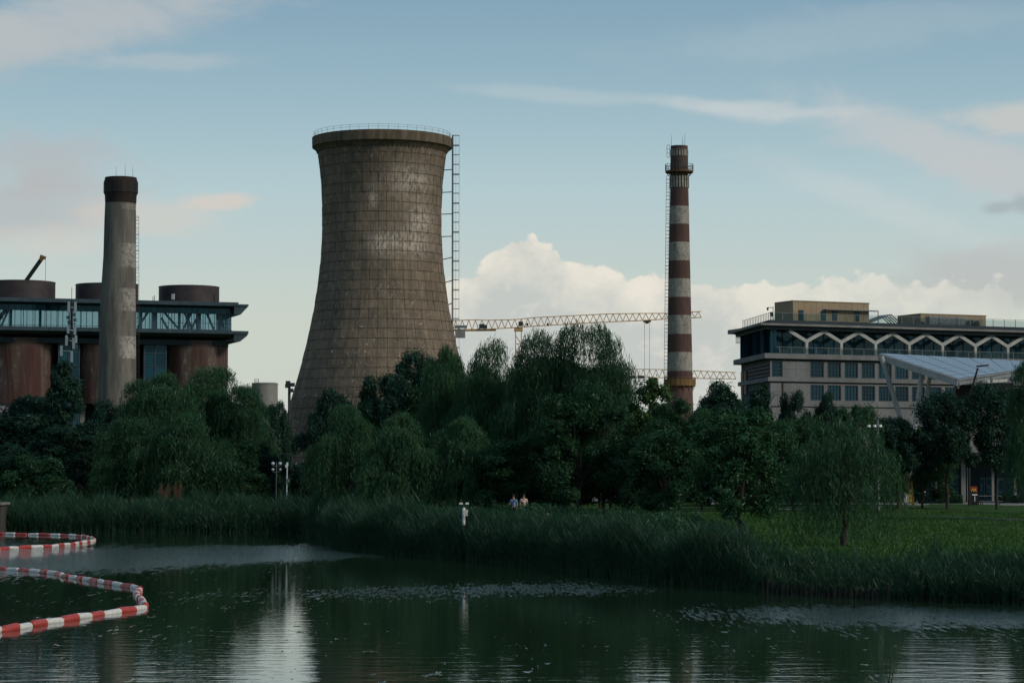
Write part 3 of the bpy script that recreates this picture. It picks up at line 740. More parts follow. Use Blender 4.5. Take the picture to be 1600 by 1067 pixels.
rest.build('concrete_panel', TM, tower, kind='stuff')
core = MB(); pf = [(trad(z + 1.5) - .17, z + 1.5) for z in np.linspace(4.0, ztop + 1.5, 40)]
core.lathe(pf, (T0.x, T0.y), 96)
core.lathe([(r - .5, z) for r, z in reversed(pf)], (T0.x, T0.y), 96)
core.build('shell', M['joint'], tower, smooth=True)
zr1 = P(596, 217, TD).z; zr0 = P(596, 233, TD).z; rw = 109.6 * TD / F; zb = P(596, 242, TD).z
rim = MB(); rim.lathe([(trad(zb) - .1, zb), (rw - .35, zr0), (rw, zr0 + .12), (rw + .05, zr1 - .05), (rw - .15, zr1), (rw - 2.6, zr1), (rw - 2.6, zb)], (T0.x, T0.y), 120)
def rim_b(h, b):
    o = h.n('ShaderNodeTexCoord').outputs['Object']; x, y, z = h.sep(o)
    n2 = h.noise(h.vscale(o, 1, 1, .15), .9, 6, .65); n3 = h.noise(o, 2.5, 6, .7)
    c = h.mix(h.ss(n2, .35, .65), (.085, .068, .048), (.165, .128, .088)); setc(h, b, h.mix(h.ss(n3, .55, .75, 0, .5), c, (.05, .045, .035))); bumpn(h, b, n3, .1)
rim.build('rim', mat('rim_concrete', (.12, .1, .07), .92, .15, build=rim_b), tower, smooth=True)
rl = MB(); nrp = 44; rr2 = rw - .35; hr = 1.15
for i in range(nrp):
    a = 2 * math.pi * i / nrp; b_ = 2 * math.pi * (i + 1) / nrp
    p = Vector((T0.x + rr2 * math.cos(a), T0.y + rr2 * math.sin(a), zr1)); q = Vector((T0.x + rr2 * math.cos(b_), T0.y + rr2 * math.sin(b_), zr1))
    rl.bar(p, p + Vector((0, 0, hr)), .06)
    for hh in (hr, hr * .55): rl.bar(p + Vector((0, 0, hh)), q + Vector((0, 0, hh)), .045)
rl.build('railing', M['steel_grey'], tower)
for i in range(48):
    a = -math.pi * (i + .5) / 48; z = P(596, 232, TD).z - .2 - .9; r_ = trad(z)
    v = MB(); v.bar((T0.x + (r_ - .1) * math.cos(a), T0.y + (r_ - .1) * math.sin(a), z), (T0.x + (r_ + .22) * math.cos(a), T0.y + (r_ + .22) * math.sin(a), z - .05), .28, .34); v.build('drain_spout', M['joint'], tower)
for i in range(44):                                                  # raking columns of the base
    a = 2 * math.pi * i / 44; r0_ = trad(6.2) + 1.0; r1_ = trad(7.0) - .3; v = MB()
    for s_ in (-.06, .06): v.tube((T0.x + r0_ * math.cos(a + s_), T0.y + r0_ * math.sin(a + s_), 1.2), (T0.x + r1_ * math.cos(a), T0.y + r1_ * math.sin(a), 7.2), .3, n=6)
    v.build('base_column', M['concrete'], tower)
# caged ladder standing off the right-hand side
lx0, lx1 = P(707, 300, TD).x, P(717.5, 300, TD).x; lzt = P(707, 213, TD).z; ly = TD - 1
ld = MB(); cg = MB()
def ladder_path(y):     # leans outwards with the shell below y=470
    return 0.0 if y < 540 else (y - 540) * .17 * TD / F
ys = [213] + list(range(228, 600, 15)) ; zs = [P(700, y, TD).z for y in ys]
for i in range(len(ys) - 1):
    o0, o1 = ladder_path(ys[i]), ladder_path(ys[i + 1])
    for xx, w_ in ((lx0, .26),): ld.bar((xx + o0, ly, zs[i]), (xx + o1, ly, zs[i + 1]), w_)
    for xx, yy in ((lx0 + .25, ly - .5), (lx0 + .25, ly + .5), (lx1, ly - .45), (lx1, ly + .45), (lx1 - .7, ly - .6)): cg.bar((xx + o0, yy, zs[i]), (xx + o1, yy, zs[i + 1]), .055)
    z = zs[i]
    for yy in (-.5, .5): cg.bar((lx0 + o0, ly + yy, z), (lx1 + o0, ly + yy, z), .09)
    cg.bar((lx1 + o0, ly - .5, z), (lx1 + o0, ly + .5, z), .09)
    if i % 3 == 1: cg.bar((lx0 + o0, ly - .5, z - .25), (lx1 + o0, ly - .5, z - .25), .12)
    for k in range(5):
        zz = z + (zs[i + 1] - z) * k / 5; ld.bar((lx0 + .15 + o0, ly - .2, zz), (lx0 + .15 + o0, ly + .2, zz), .05)
ld.build('ladder', M['steel_dark'], tower); cg.build('ladder_cage', M['steel_grey'], tower)
for y_, dy_ in ((266, 0), (301, 0), (335, 0), (370, 0), (404, 4), (440, 3), (475, 3), (508, 3), (540, 3)):
    s_ = MB(); za, zb_ = P(700, y_ - dy_ * .3, TD).z, P(700, y_ + dy_ * .4, TD).z
    xo = ladder_path(y_); s_.bar((lx0 + xo, ly, za), (T0.x + trad(zb_) * .995, ly + 1.0, zb_), .17); s_.build('strut', M['steel_dark'], tower)

# ------------------------------------------------------------------ left chimney
def ladder(mbld, base, top, off, wid, step, w_=.06, cage=True):
    """vertical ladder between two points; off = direction of the rails' spread"""
    b, t = Vector(base), Vector(top); o = Vector(off).normalized() * wid / 2
    mbld.bar(b - o, t - o, w_); mbld.bar(b + o, t + o, w_)
    n = max(1, int((t - b).length / step))
    for i in range(n + 1):
        p = b.lerp(t, i / n); mbld.bar(p - o, p + o, w_)
C1D = 400.0
c1 = P(186, 760, C1D); c1.z = 1.4
ch = empty('chimney', c1, 'thick grey concrete chimney with a black cap, left of the cooling tower', 'chimney')
pp = [(318, 188.3, 24.0), (345, 187.8, 24.6), (400, 187, 25.3), (460, 184.9, 27.1), (520, 183.9, 28.2), (600, 182.8, 29.9), (760, 181, 33)]
prf = []
for y_, cx_, hw in reversed(pp):
    p = P(cx_, y_, C1D); prf.append((hw * C1D / F, p.z, p.x - c1.x))
prf[0] = (prf[0][0], 1.0, prf[0][2])
def ch_b(h, b):
    o = h.n('ShaderNodeTexCoord').outputs['Object']; x, y, z = h.sep(o)
    n1 = h.noise(h.vscale(o, 1, 1, .12), .9, 7, .65); n2 = h.noise(o, 1.5, 8, .72, .5); n3 = h.noise(h.vscale(o, 1, 1, .7), 4, 5, .7)
    c = h.mix(h.ss(n1, .35, .65), (.098, .092, .080), (.175, .162, .140))
    zr = h.m('MULTIPLY', z, 1.0)
    # worn white bands painted round the shaft
    band = None
    for za, zb2, s_ in ((P(0, 330, C1D).z, P(0, 322, C1D).z, .3), (P(0, 420, C1D).z, P(0, 383, C1D).z, .55), (P(0, 488, C1D).z, P(0, 453, C1D).z, .6), (P(0, 562, C1D).z, P(0, 528, C1D).z, .8)):
        m_ = h.m('MULTIPLY', h.m('MULTIPLY', h.ss(zr, za - c1.z, za - c1.z + .25), h.ss(zr, zb2 - c1.z + .3, zb2 - c1.z)), s_)
        band = m_ if band is None else h.m('ADD', band, m_, clamp=True)
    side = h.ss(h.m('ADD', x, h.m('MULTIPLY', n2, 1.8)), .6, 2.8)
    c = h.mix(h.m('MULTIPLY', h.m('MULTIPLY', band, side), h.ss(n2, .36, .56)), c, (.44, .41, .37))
    c = h.mix(h.m('MULTIPLY', h.ss(n3, .6, .72), .5), c, (.32, .28, .23))
    # lift joints of the formwork
    f = h.m('FRACT', h.m('DIVIDE', z, 1.25)); c = h.mix(h.ss(f, .05, 0.0, 0, .35), c, (.05, .045, .04))
    setc(h, b, c); bumpn(h, b, h.m('ADD', n2, n3), .06)
mb = MB(); mb.lathe(prf, (c1.x, c1.y), 64); mb.build('shaft', mat('chimney_concrete', (.15, .14, .12), .9, .15, build=ch_b), ch, smooth=True)
cap = MB(); cx0 = P(188.7, 300, C1D).x - c1.x; S1 = C1D / F
cap.lathe([(24.3 * S1, P(0, 318, C1D).z, cx0), (24.8 * S1, P(0, 306, C1D).z, cx0), (25.7 * S1, P(0, 304, C1D).z, cx0), (26.0 * S1, P(0, 283, C1D).z, cx0), (25.0 * S1, P(0, 281, C1D).z, cx0), (24.8 * S1, P(0, 278, C1D).z, cx0), (23.6 * S1, P(0, 278, C1D).z, cx0), (20 * S1, P(0, 278, C1D).z, cx0), (20 * S1, P(0, 318, C1D).z, cx0)], (c1.x, c1.y), 64)
cap.build('cap', weathered((.028, .020, .017), .4, 1.5, name='sooty_cap'), ch, smooth=True)
for i in range(26):
    a = 2 * math.pi * i / 26; v = MB(); r_ = 26.05 * S1; cxx, cyy = c1.x + cx0 + r_ * math.cos(a), c1.y + r_ * math.sin(a)
    v.box((cxx, cyy, P(0, 293.5, C1D).z), (.12, .75, 1.9), a); v.build('cap_block', M['black'] if i % 2 else bpy.data.materials['sooty_cap'], ch)
for px_, yt in ((181.4, 260.5), (195.5, 256), (207.5, 260)):
    p = P(px_, 278, C1D - 1); q = P(px_, yt, C1D - 1); v = MB(); v.tube(p, q, .035, .015, 5); v.build('lightning_rod', M['steel_dark'], ch)
ml = MB(); ladder(ml, P(215, 640, C1D), P(214.5, 338, C1D), (1, 0, 0), .5, .62, .05)
for y_ in range(345, 600, 13): ml.bar(P(215.5, y_, C1D), P(211, y_, C1D), .05)
for y_ in range(340, 560, 26): ml.bar(P(213, y_, C1D), P(217, y_, C1D), .09)
ml.build('ladder', M['ladder'], ch)

# ------------------------------------------------------------------ striped chimney
C2D = 560.0; S2 = C2D / F
c2 = P(1062.5, 760, C2D); c2.z = 1.5
s2 = empty('striped_chimney', c2, 'slim red and white striped chimney with round platforms, right of the cooling tower', 'chimney')
def hw2(y): return float(np.interp(y, [228, 245, 272, 295, 340, 400, 440, 500, 560, 600, 640, 760], [13.4, 13.9, 13.9, 14.3, 15.4, 16.5, 17.2, 18.3, 19.4, 20.1, 21, 24]))
def cxs2(y): return float(np.interp(y, [228, 400, 600, 760], [1061.3, 1061.6, 1062.4, 1062.8]))
def pnt(c, dk, worn=.5, name='paint'):
    def bd(h, b):
        o = h.n('ShaderNodeTexCoord').outputs['Object']; x, y, z = h.sep(o)
        n1 = h.noise(h.vscale(o, 1, 1, .25), 1.1, 7, .65, .3); n2 = h.noise(o, 1.4, 9, .78, .8)
        cc = h.mix(h.ss(n1, .35, .65), tuple(v * .72 for v in c), c)
        cc = h.mix(h.m('MULTIPLY', h.ss(n2, .50, .60), worn), cc, dk)
        f = h.m('FRACT', h.m('DIVIDE', z, 1.4)); cc = h.mix(h.ss(f, .06, 0.0, 0, .4), cc, dk)
        setc(h, b, cc); bumpn(h, b, n2, .05)
    return mat(name, c, .9, .15, build=bd)
M['red'] = pnt((.112, .066, .057), (.07, .052, .046), .5, 'faded_red_paint'); M['wht'] = pnt((.34, .315, .27), (.11, .095, .078), .85, 'worn_white_paint')
M['redbase'] = pnt((.15, .085, .072), (.09, .06, .05), .5, 'faded_pink_concrete'); M['dkconc'] = pnt((.09, .07, .06), (.05, .04, .035), .5, 'dark_chimney_head')
def band(y0, y1, m_, name='painted_band', grow=0.0, **k):
    mb = MB(); n = 3; pr = []
    for i in range(n + 1):
        y = y1 + (y0 - y1) * i / n; p = P(cxs2(y), y, C2D); pr.append(((hw2(y) + grow) * S2, p.z, p.x - c2.x))
    pr = [(pr[0][0] - .5, pr[0][1], pr[0][2])] + pr + [(pr[-1][0] - .5, pr[-1][1], pr[-1][2])]
    mb.lathe(pr, (c2.x, c2.y), 48); return mb.build(name, m_, s2, smooth=True, **k)
band(228.5, 234, M['dkconc'], 'crown', .0); band(234.1, 275, M['dkconc'], 'head'); band(275.1, 294, M['dkconc'], 'neck')
yb = [294, 323, 351, 379, 408, 436, 465, 493, 522.5, 550.5, 580]
for i in range(10): band(yb[i] + .05, yb[i + 1] - .05, M['red'] if i % 2 == 0 else M['wht'])
band(580, 602, M['red']); band(602.1, 758, M['redbase'], 'base_shaft', -.3)
for i in range(20):                                                   # pale slots and ribs of the head
    a = 2 * math.pi * i / 20; ca, sa = math.cos(a), math.sin(a)
    x_, y_ = c2.x + P(1061.3, 240, C2D).x - c2.x, c2.y
    v = MB(); r_ = hw2(240) * S2 + .02; v.box((x_ + r_ * ca, y_ + r_ * sa, P(0, 240, C2D).z), (.08, .38, 1.35), a); v.tube((x_ + (r_ - .05) * ca, y_ + (r_ - .05) * sa, P(0, 240, C2D).z + .68), (x_ + (r_ + .04) * ca, y_ + (r_ + .04) * sa, P(0, 240, C2D).z + .68), .19, n=10)
    v.build('pale_slot', M['wht'], s2)
    v = MB(); r_ = hw2(285) * S2 + .06; v.box((x_ + r_ * ca, y_ + r_ * sa, P(0, 284.7, C2D).z), (.22, .42, 2.75), a); v.build('rib', M['wht'], s2)
def platform(ydeck, yrail, hw, m_, solid, name='platform'):
    rr = hw * S2; zd = P(0, ydeck, C2D).z; zt = P(0, yrail, C2D).z; cx_ = P(cxs2(ydeck), ydeck, C2D).x; rin = hw2(ydeck) * S2
    mb = MB(); mb.lathe([(rin, zd - .5), (rr - .1, zd - .45), (rr, zd - .35), (rr, zd), (rin, zd)], (cx_, c2.y), 40)
    for i in range(14):
        a = 2 * math.pi * i / 14; ca, sa = math.cos(a), math.sin(a)
        mb.bar((cx_ + (rr - .2) * ca, c2.y + (rr - .2) * sa, zd - .4), (cx_ + rin * ca, c2.y + rin * sa, zd - 1.5), .12)
    pl = mb.build(name, m_, s2)
    rb = MB(); n = 24
    for i in range(n):
        a = 2 * math.pi * i / n; b_ = 2 * math.pi * (i + 1) / n; p = Vector((cx_ + rr * math.cos(a), c2.y + rr * math.sin(a), zd)); q = Vector((cx_ + rr * math.cos(b_), c2.y + rr * math.sin(b_), zd))
        rb.bar(p, p + Vector((0, 0, zt - zd)), .09)
        for k in (1.0, .5): rb.bar(p + Vector((0, 0, (zt - zd) * k)), q + Vector((0, 0, (zt - zd) * k)), .08)
        if solid: rb.bar(p + Vector((0, 0, (zt - zd) * .38)), q + Vector((0, 0, (zt - zd) * .38)), .03, (zt - zd) * .74)
    rb.build('railing', m_ if solid else M['ladder'], pl)
platform(267.5, 257.5, 22, weathered((.13, .07, .035), .4, 1.2, name='rusty_steel'), False)
platform(600.5, 590, 24.5, M['ochre'], True)
ml = MB()
ladder(ml, P(1044.3, 246, C2D), P(1044.3, 227, C2D), (1, 0, 0), .65, .9, .09)
b0 = P(1040.0, 600, C2D); t0 = P(1043.8, 275, C2D); ladder(ml, b0, t0, (1, 0, 0), .75, .9, .075)
for i in range(0, 60):
    p = b0.lerp(t0, i / 60); ml.bar(p + Vector((.4, 0, 0)), p + Vector((1.0, 0, 0)), .07)
    ml.bar(p + Vector((-.40, 0, 0)), p + Vector((-.40, -.7, 0)), .07); ml.bar(p + Vector((-.40, -.7, 0)), p + Vector((.4, -.7, 0)), .07)
ml.build('ladder', weathered((.16, .10, .06), .4, 1.0, name='ladder_rust'), s2)
for px_, yt in ((1049.3, 211.5), (1066.4, 214), (1070, 209.5)):
    v = MB(); v.tube(P(px_, 229, C2D), P(px_, yt, C2D), .05, .025, 5); v.build('lightning_rod', M['steel_dark'], s2)

# ------------------------------------------------------------------ silo building on the left
pL, pR = P(-60, 500, 437.5), P(365, 500, 453.0)
fs = Fr(pL, pR - pL)
def SX(px): return fs.px(px, 500)[0]
def SZ(px, py): return fs.px(px, py)[1]
so = fs.pt(SX(180), 6, 1.4)
silo_b = empty('silo_building', so, 'converted silo building with red concrete silos under a dark blue glass gallery', 'building')
z_rt = SZ(300, 475.0); z_rb = SZ(300, 480.5); z_gt = SZ(300, 481.5); z_gb = SZ(300, 515.0); z_st = SZ(300, 516.8); z_sb = SZ(300, 525.5)
s_l, s_r = SX(-62), SX(362); DEP = 15.0
def roof_slab(name, zt, zb, over, m_):
    mb = MB()
    top = [fs.pt(a, b, 0) for a, b in ((s_l - 3, -2.2), (s_r + over, -2.2), (s_r + over, DEP + 2), (s_l - 3, DEP + 2))]
    bot = [fs.pt(a, b, 0) for a, b in ((s_l - 3, -.2), (s_r + .2, -.2), (s_r + .2, DEP), (s_l - 3, DEP))]
    hz = (zt - zb); vs = [(p.x, p.y, zb - hz * .12) for p in bot] + [(p.x, p.y, zt - hz * .55) for p in top] + [(p.x, p.y, zt) for p in top]
    mb.add(vs, [(3, 2, 1, 0), (8, 9, 10, 11)] + [(i, (i + 1) % 4, (i + 1) % 4 + 4, i + 4) for i in range(4)] + [(i + 4, (i + 1) % 4 + 4, (i + 1) % 4 + 8, i + 8) for i in range(4)])
    pz_ = [(s_r + .05, zt - .1), (s_r + over - .15, zt - .1), (s_r + over - .15, zt - hz * .8), (s_r + 1.25, zt - 1.95), (s_r + .05, zt - 1.95)]; w5 = len(pz_)
    mb.add([fs.pt(a, t, z) for t in (-2.0, DEP) for a, z in pz_], [tuple(range(w5)), tuple(range(2 * w5 - 1, w5 - 1, -1))] + [(i, (i + 1) % w5, (i + 1) % w5 + w5, i + w5) for i in range(w5)])
    return mb.build(name, m_, silo_b)
roof_slab('roof', z_rt, z_rb, 2.75, M['navy'])
mb = MB(); mb.fbox(fs, s_l - 3, SX(371), -1.0, DEP + 1, z_rt, z_rt + .42); mb.build('roof_edge', M['navy'], silo_b)
roof_slab('gallery_floor', z_st, z_sb, 2.75, M['navy'])
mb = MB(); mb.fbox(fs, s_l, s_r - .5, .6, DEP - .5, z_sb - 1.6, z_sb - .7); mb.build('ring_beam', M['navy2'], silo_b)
# gallery glazing
zb1 = z_rb - .05 ; zh = z_gt - .95
bw = 1.07; nb = int((s_r - s_l) / bw); bw = (s_r - s_l) / nb
gmesh = None
def shared_box(name, sx, sy, sz, m_):
    mb = MB(); mb.box((0, 0, 0), (sx, sy, sz)); return mb.mesh(name, m_)
gp = shared_box('glass_pane', bw - .10, .04, zh - z_gb - .05, M['glass_clear']); hp = shared_box('transom_panel', bw - .10, .05, zb1 - zh - .06, M['glass_blue'])
mull = shared_box('mullion', .10, .16, zb1 - z_gb + .1, M['navy'])
def placef(name, me, fr, s_, t_, z, parent):
    p = fr.pt(s_, t_, z) - root_loc(parent); o = link(name, me, parent, p); o.rotation_euler = (0, 0, fr.ang); return o
for i in range(nb):
    s_ = s_l + (i + .5) * bw
    placef('glass_pane', gp, fs, s_, 0, (zh + z_gb) / 2, silo_b); placef('transom_panel', hp, fs, s_, 0, (zh + zb1) / 2, silo_b)
    placef('mullion', mull, fs, s_ - bw / 2, 0, (zb1 + z_gb) / 2, silo_b)
mb = MB(); mb.fbox(fs, s_l, s_r, -.06, .06, zh - .09, zh + .03); mb.fbox(fs, s_l, s_r, -.06, .06, z_gb - .1, z_gb + .05); mb.build('transom', M['navy'], silo_b)
# rear and end glazing, each one sheet
mb = MB(); mb.fbox(fs, s_l, s_r, DEP - .1, DEP - .05, z_gb, zb1); mb.build('rear_glazing', M['glass_clear'], silo_b)
mb = MB(); mb.fbox(fs, s_r - .04, s_r + .02, .1, DEP - .1, z_gb, zb1); mb.build('end_glazing', M['glass_clear'], silo_b)
mb = MB()
for i in range(0, nb + 1, 2): mb.fbox(fs, s_l + i * bw - .05, s_l + i * bw + .05, DEP - .2, DEP, z_gb, zb1)
for j in range(1, 12): mb.fbox(fs, s_r - .1, s_r + .08, j * DEP / 12 - .05, j * DEP / 12 + .05, z_gb, zb1)
mb.build('rear_mullions', M['navy'], silo_b)
for px_ in (18, 64, 158, 222, 243, 282, 296, 312, 345): # stout columns
    v = MB(); s_ = SX(px_); w_ = .9 if px_ in (243, 312) else .45; v.fbox(fs, s_ - w_ / 2, s_ + w_ / 2, 1.0, 1.5, z_gb, zb1); v.build('column', M['steel_grey'] if px_ > 200 else M['navy'], silo_b)
for a, b, y0, y1 in ((2, 15, 512, 482), (217, 236, 512, 482), (252, 280, 480, 512), (254, 264, 496, 513), (300, 318, 514, 482), (322, 336, 482, 514), (342, 352, 482, 514), (288, 303, 484, 514), (303, 288, 484, 514)):
    v = MB(); v.bar(fs.pt(SX(a), 1.3, SZ(a, y0)), fs.pt(SX(b), 1.3, SZ(b, y1)), .3, .38); v.build('truss_brace', M['steel_grey'], silo_b)
for a0_, a1_, zz in ((254, 365, z_gb + 1.3), (90, 158, z_gb + .4), (0, 92, z_gb + .35)):
    v = MB(); v.fbox(fs, SX(a0_), SX(a1_), 2.0, 2.1, zz, zz + .08); v.build('handrail', M['steel_grey'], silo_b)
# cores blocking the view through in places
for a, b in ((236, 250), (282, 287), (306, 315), (330, 333), (345, 365), (60, 66), (132, 156)):
    pass
# roof drums
def silo_mat():
    def bd(h, b):
        o = h.n('ShaderNodeTexCoord').outputs['Object']; x, y, z = h.sep(o)
        n1 = h.noise(h.vscale(o, 1, 1, .10), .45, 7, .65, .3); n2 = h.noise(h.vscale(o, 1, 1, .6), 1.3, 8, .75, .5)
        c = h.mix(h.ss(n1, .38, .60), (.068, .033, .028), (.105, .076, .064))
        c = h.mix(h.m('MULTIPLY', h.ss(n2, .52, .64), h.ss(n1, .45, .6)), c, (.22, .19, .165))
        c = h.mix(h.m('MULTIPLY', h.ss(n1, .62, .72), .8), c, (.27, .24, .21))
        f = h.m('FRACT', h.m('DIVIDE', z, 1.6)); c = h.mix(h.ss(f, .05, 0, 0, .4), c, (.05, .035, .03))
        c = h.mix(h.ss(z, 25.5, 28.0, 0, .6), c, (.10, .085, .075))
        setc(h, b, c); bumpn(h, b, n2, .06)
    return mat('silo_red_concrete', (.15, .08, .06), .9, .15, build=bd)
SM = silo_mat()
for (cpx, rpx, cd, drp, dy0) in ((40, 53.5, 40, 53.2, 437), (176, 52, 176, 49.2, 441.5), (315, 52.5, 306, 48.2, 445)):
    s_ = SX(cpx); r_ = rpx * 447 / F; p = fs.pt(s_, r_ + .3, 0)
    zt_ = z_sb - .7; zb_ = SZ(cpx, 631)
    v = MB(); v.lathe([(r_ - .2, zb_), (r_, zb_ + .1), (r_, zt_ - 1.0), (r_ + .08, zt_ - .95), (r_ + .08, zt_)], (p.x, p.y), 64, cap_bot=True, cap_top=True); v.build('silo', SM, silo_b, smooth=True)
    for k in range(8):
        a = 2 * math.pi * k / 8; v = MB(); v.box((p.x + (r_ - .8) * math.cos(a), p.y + (r_ - .8) * math.sin(a), (zb_ + 1.2) / 2), (.8, .8, zb_ - 1.2)); v.build('silo_leg', M['concrete'], silo_b)
    rd = drp * 447 / F; s2_ = SX(cd); p2 = fs.pt(s2_, rd + 1.5, 0); zd = SZ(cd, dy0) + .1
    v = MB(); v.lathe([(rd, z_rt + .4), (rd, zd - .12), (rd + .06, zd - .1), (rd + .06, zd), (rd - .2, zd), (rd - .2, z_rt + .4)], (p2.x, p2.y), 64); v.build('roof_drum', M['drum'], silo_b, smooth=True)
    if cpx == 315:
        for (wx, wz, ww, hh, m_) in ((274, 462, 5.5, 9, M['white_paint']), (343, 463.5, 6, 10, M['steel_dark'])):
            sa = (wx - cd) / drp; a = -math.pi / 2 + math.asin(sa) + fs.ang; v = MB(); v.box((p2.x + (rd + .02) * math.cos(a), p2.y + (rd + .02) * math.sin(a), SZ(wx, wz)), (.15, ww * .118, hh * .118), a); v.build('roof_door', m_, silo_b, label='pale hatch in the drum' if wx == 274 else 'dark doorway in the drum')
# glass stair shafts between the silos
for a, b, cols in ((228, 262, 2), (94, 126, 2)):
    sa, sb = SX(a), SX(b); z1_ = z_sb - .7
    for i in range(cols):
        for j in range(9):
            v = MB(); w_ = (sb - sa) / cols; zz = z1_ - (j + 1) * 2.45; v.fbox(fs, sa + i * w_ + .12, sa + (i + 1) * w_ - .12, 1.6, 1.66, zz + .12, zz + 2.33); v.build('glass_pane', M['glass_blue'], silo_b)
    v = MB(); v.fbox(fs, sa, sb, 1.75, 3.0, 2, z1_); v.build('stair_shaft', M['navy'], silo_b)
    v = MB()
    for i in range(cols + 1): v.fbox(fs, sa + i * (sb - sa) / cols - .12, sa + i * (sb - sa) / cols + .12, 1.45, 1.72, 2, z1_)
    for j in range(10): v.fbox(fs, sa, sb, 1.5, 1.7, z1_ - j * 2.45 - .1, z1_ - j * 2.45 + .1)
    v.build('shaft_frame', M['navy'], silo_b)
mb = MB(); mb.fbox(fs, s_l, s_r - 2, 9.5, 10, 2, z_sb - .6); mb.build('rear_wall', M['navy2'], silo_b)
for px_, h_ in ((240, .8), (242.5, 1.0), (112.7, 2.2)):
    v = MB(); q = fs.pt(SX(px_), 1, z_rt + .5); v.tube(q, q + Vector((0, 0, h_)), .06 if h_ < 2 else .04, n=5); v.build('roof_vent' if h_ < 2 else 'roof_aerial', M['steel_dark'], silo_b)

# trestle below the left silo
tr0 = P(20, 650, 430); tr0.z = 1.4
tre = empty('steel_trestle', tr0, 'dark steel conveyor trestle under the left red silo', 'trestle')
v = MB(); v.bar(P(-30, 632.5, 430), P(58, 632.5, 430), .5, .35); v.bar(P(-30, 648, 430), P(58, 648, 430), .6, .9); v.build('girder', M['steel_dark'], tre)
for a, b in ((-5, 11), (11, 20), (11, 3), (34, 34), (44, 44), (57, 57), (22, 22)):
    v = MB(); v.bar(P(a, 633, 430), P(b, 647, 430), .22); v.build('brace', M['steel_dark'], tre)
for a in (-20, 40):
    v = MB(); q = P(a, 652, 430); v.bar((q.x, q.y, 1), q, .7); v.build('leg', M['steel_dark'], tre)
v = MB(); q0, q1 = P(-30, 634, 434), P(58, 646, 434); v.box(((q0.x + q1.x) / 2, 434, (q0.z + q1.z) / 2), (q1.x - q0.x, .3, q0.z - q1.z)); v.build('side_panel', M['concrete'], tre)

# antenna mast
am = P(112, 700, 408); am.z = 1.4
ant = empty('antenna_mast', am, 'dark mobile phone mast with pale panel antennas in front of the silo building', 'mast')
v = MB(); v.tube((am.x, am.y, 1.2), P(112, 470, 408), .32, .2, 8); v.tube(P(112, 470, 408), P(112.5, 451, 408), .03, .02, 5); v.build('pole', M['steel_dark'], ant)
for (px_, y0, y1) in ((107.5, 471, 489), (117.7, 472, 488), (106.5, 510, 521), (117, 511, 523), (104, 524, 540), (115, 528, 545), (118.5, 524, 536), (96, 540, 556), (112, 548, 566)):
    a, b = P(px_, y0, 407), P(px_, y1, 407); w_ = MB(); w_.box(((a.x + b.x) / 2, 407, (a.z + b.z) / 2), (.42, .22, a.z - b.z)); w_.bar(((a.x + b.x) / 2, 407.1, (a.z + b.z) / 2), (am.x, 408, (a.z + b.z) / 2), .1); w_.build('panel_antenna', M['white_paint'], ant)
for (px_, y_) in ((106, 496), (117, 500), (108, 503), (116, 492), (106, 530), (118, 541)):
    a = P(px_, y_, 407.4); w_ = MB(); w_.box(a, (.5, .4, .5)); w_.build('radio_unit', M['steel_grey'], ant)
for y_ in (488, 506, 522, 540): w_ = MB(); w_.bar(P(106, y_, 407.6), P(118, y_, 407.6), .12); w_.build('cross_arm', M['steel_dark'], ant)

# crane boom behind the left drum
mc = P(20, 760, 520); mc.z = 1.5
mcr = empty('mobile_crane', mc, 'black telescopic crane boom rising behind the left roof drum', 'crane')
bt = P(66, 403, 520); bb = P(42, 437, 520); dirb = (bb - bt); foot = bt + dirb * ((bt.z - 3.5) / -dirb.z)
v = MB(); v.bar(foot, bt.lerp(foot, .45), 1.3, 1.3); v.bar(bt.lerp(foot, .45), bt, .75, .75); v.build('boom', M['black'], mcr)
v = MB(); v.bar(P(63, 400.5, 519.8), P(71, 403.5, 519.8), .9, .7); v.bar(P(64, 403, 519.8), P(67, 406, 519.8), .8, .9); v.build('boom_head', M['ochre'], mcr)
v = MB(); v.tube(P(71, 403, 519.6), P(71, 452, 519.6), .04, n=4); v.build('hoist_cable', M['steel_dark'], mcr)
v = MB(); v.box((foot.x + 1, 520, 3.0), (8, 2.8, 2.0)); v.box((foot.x + 4.4, 520, 3.6), (1.9, 2.6, 2.6)); v.build('chassis', M['ochre'], mcr)
for i in range(4):
    for s_ in (-1, 1): v = MB(); v.tube((foot.x - 2.4 + i * 2, 520 + s_ * 1.2, 2.1), (foot.x - 2.4 + i * 2, 520 + s_ * 1.6, 2.1), .62, n=14); v.build('wheel', M['black'], mcr)

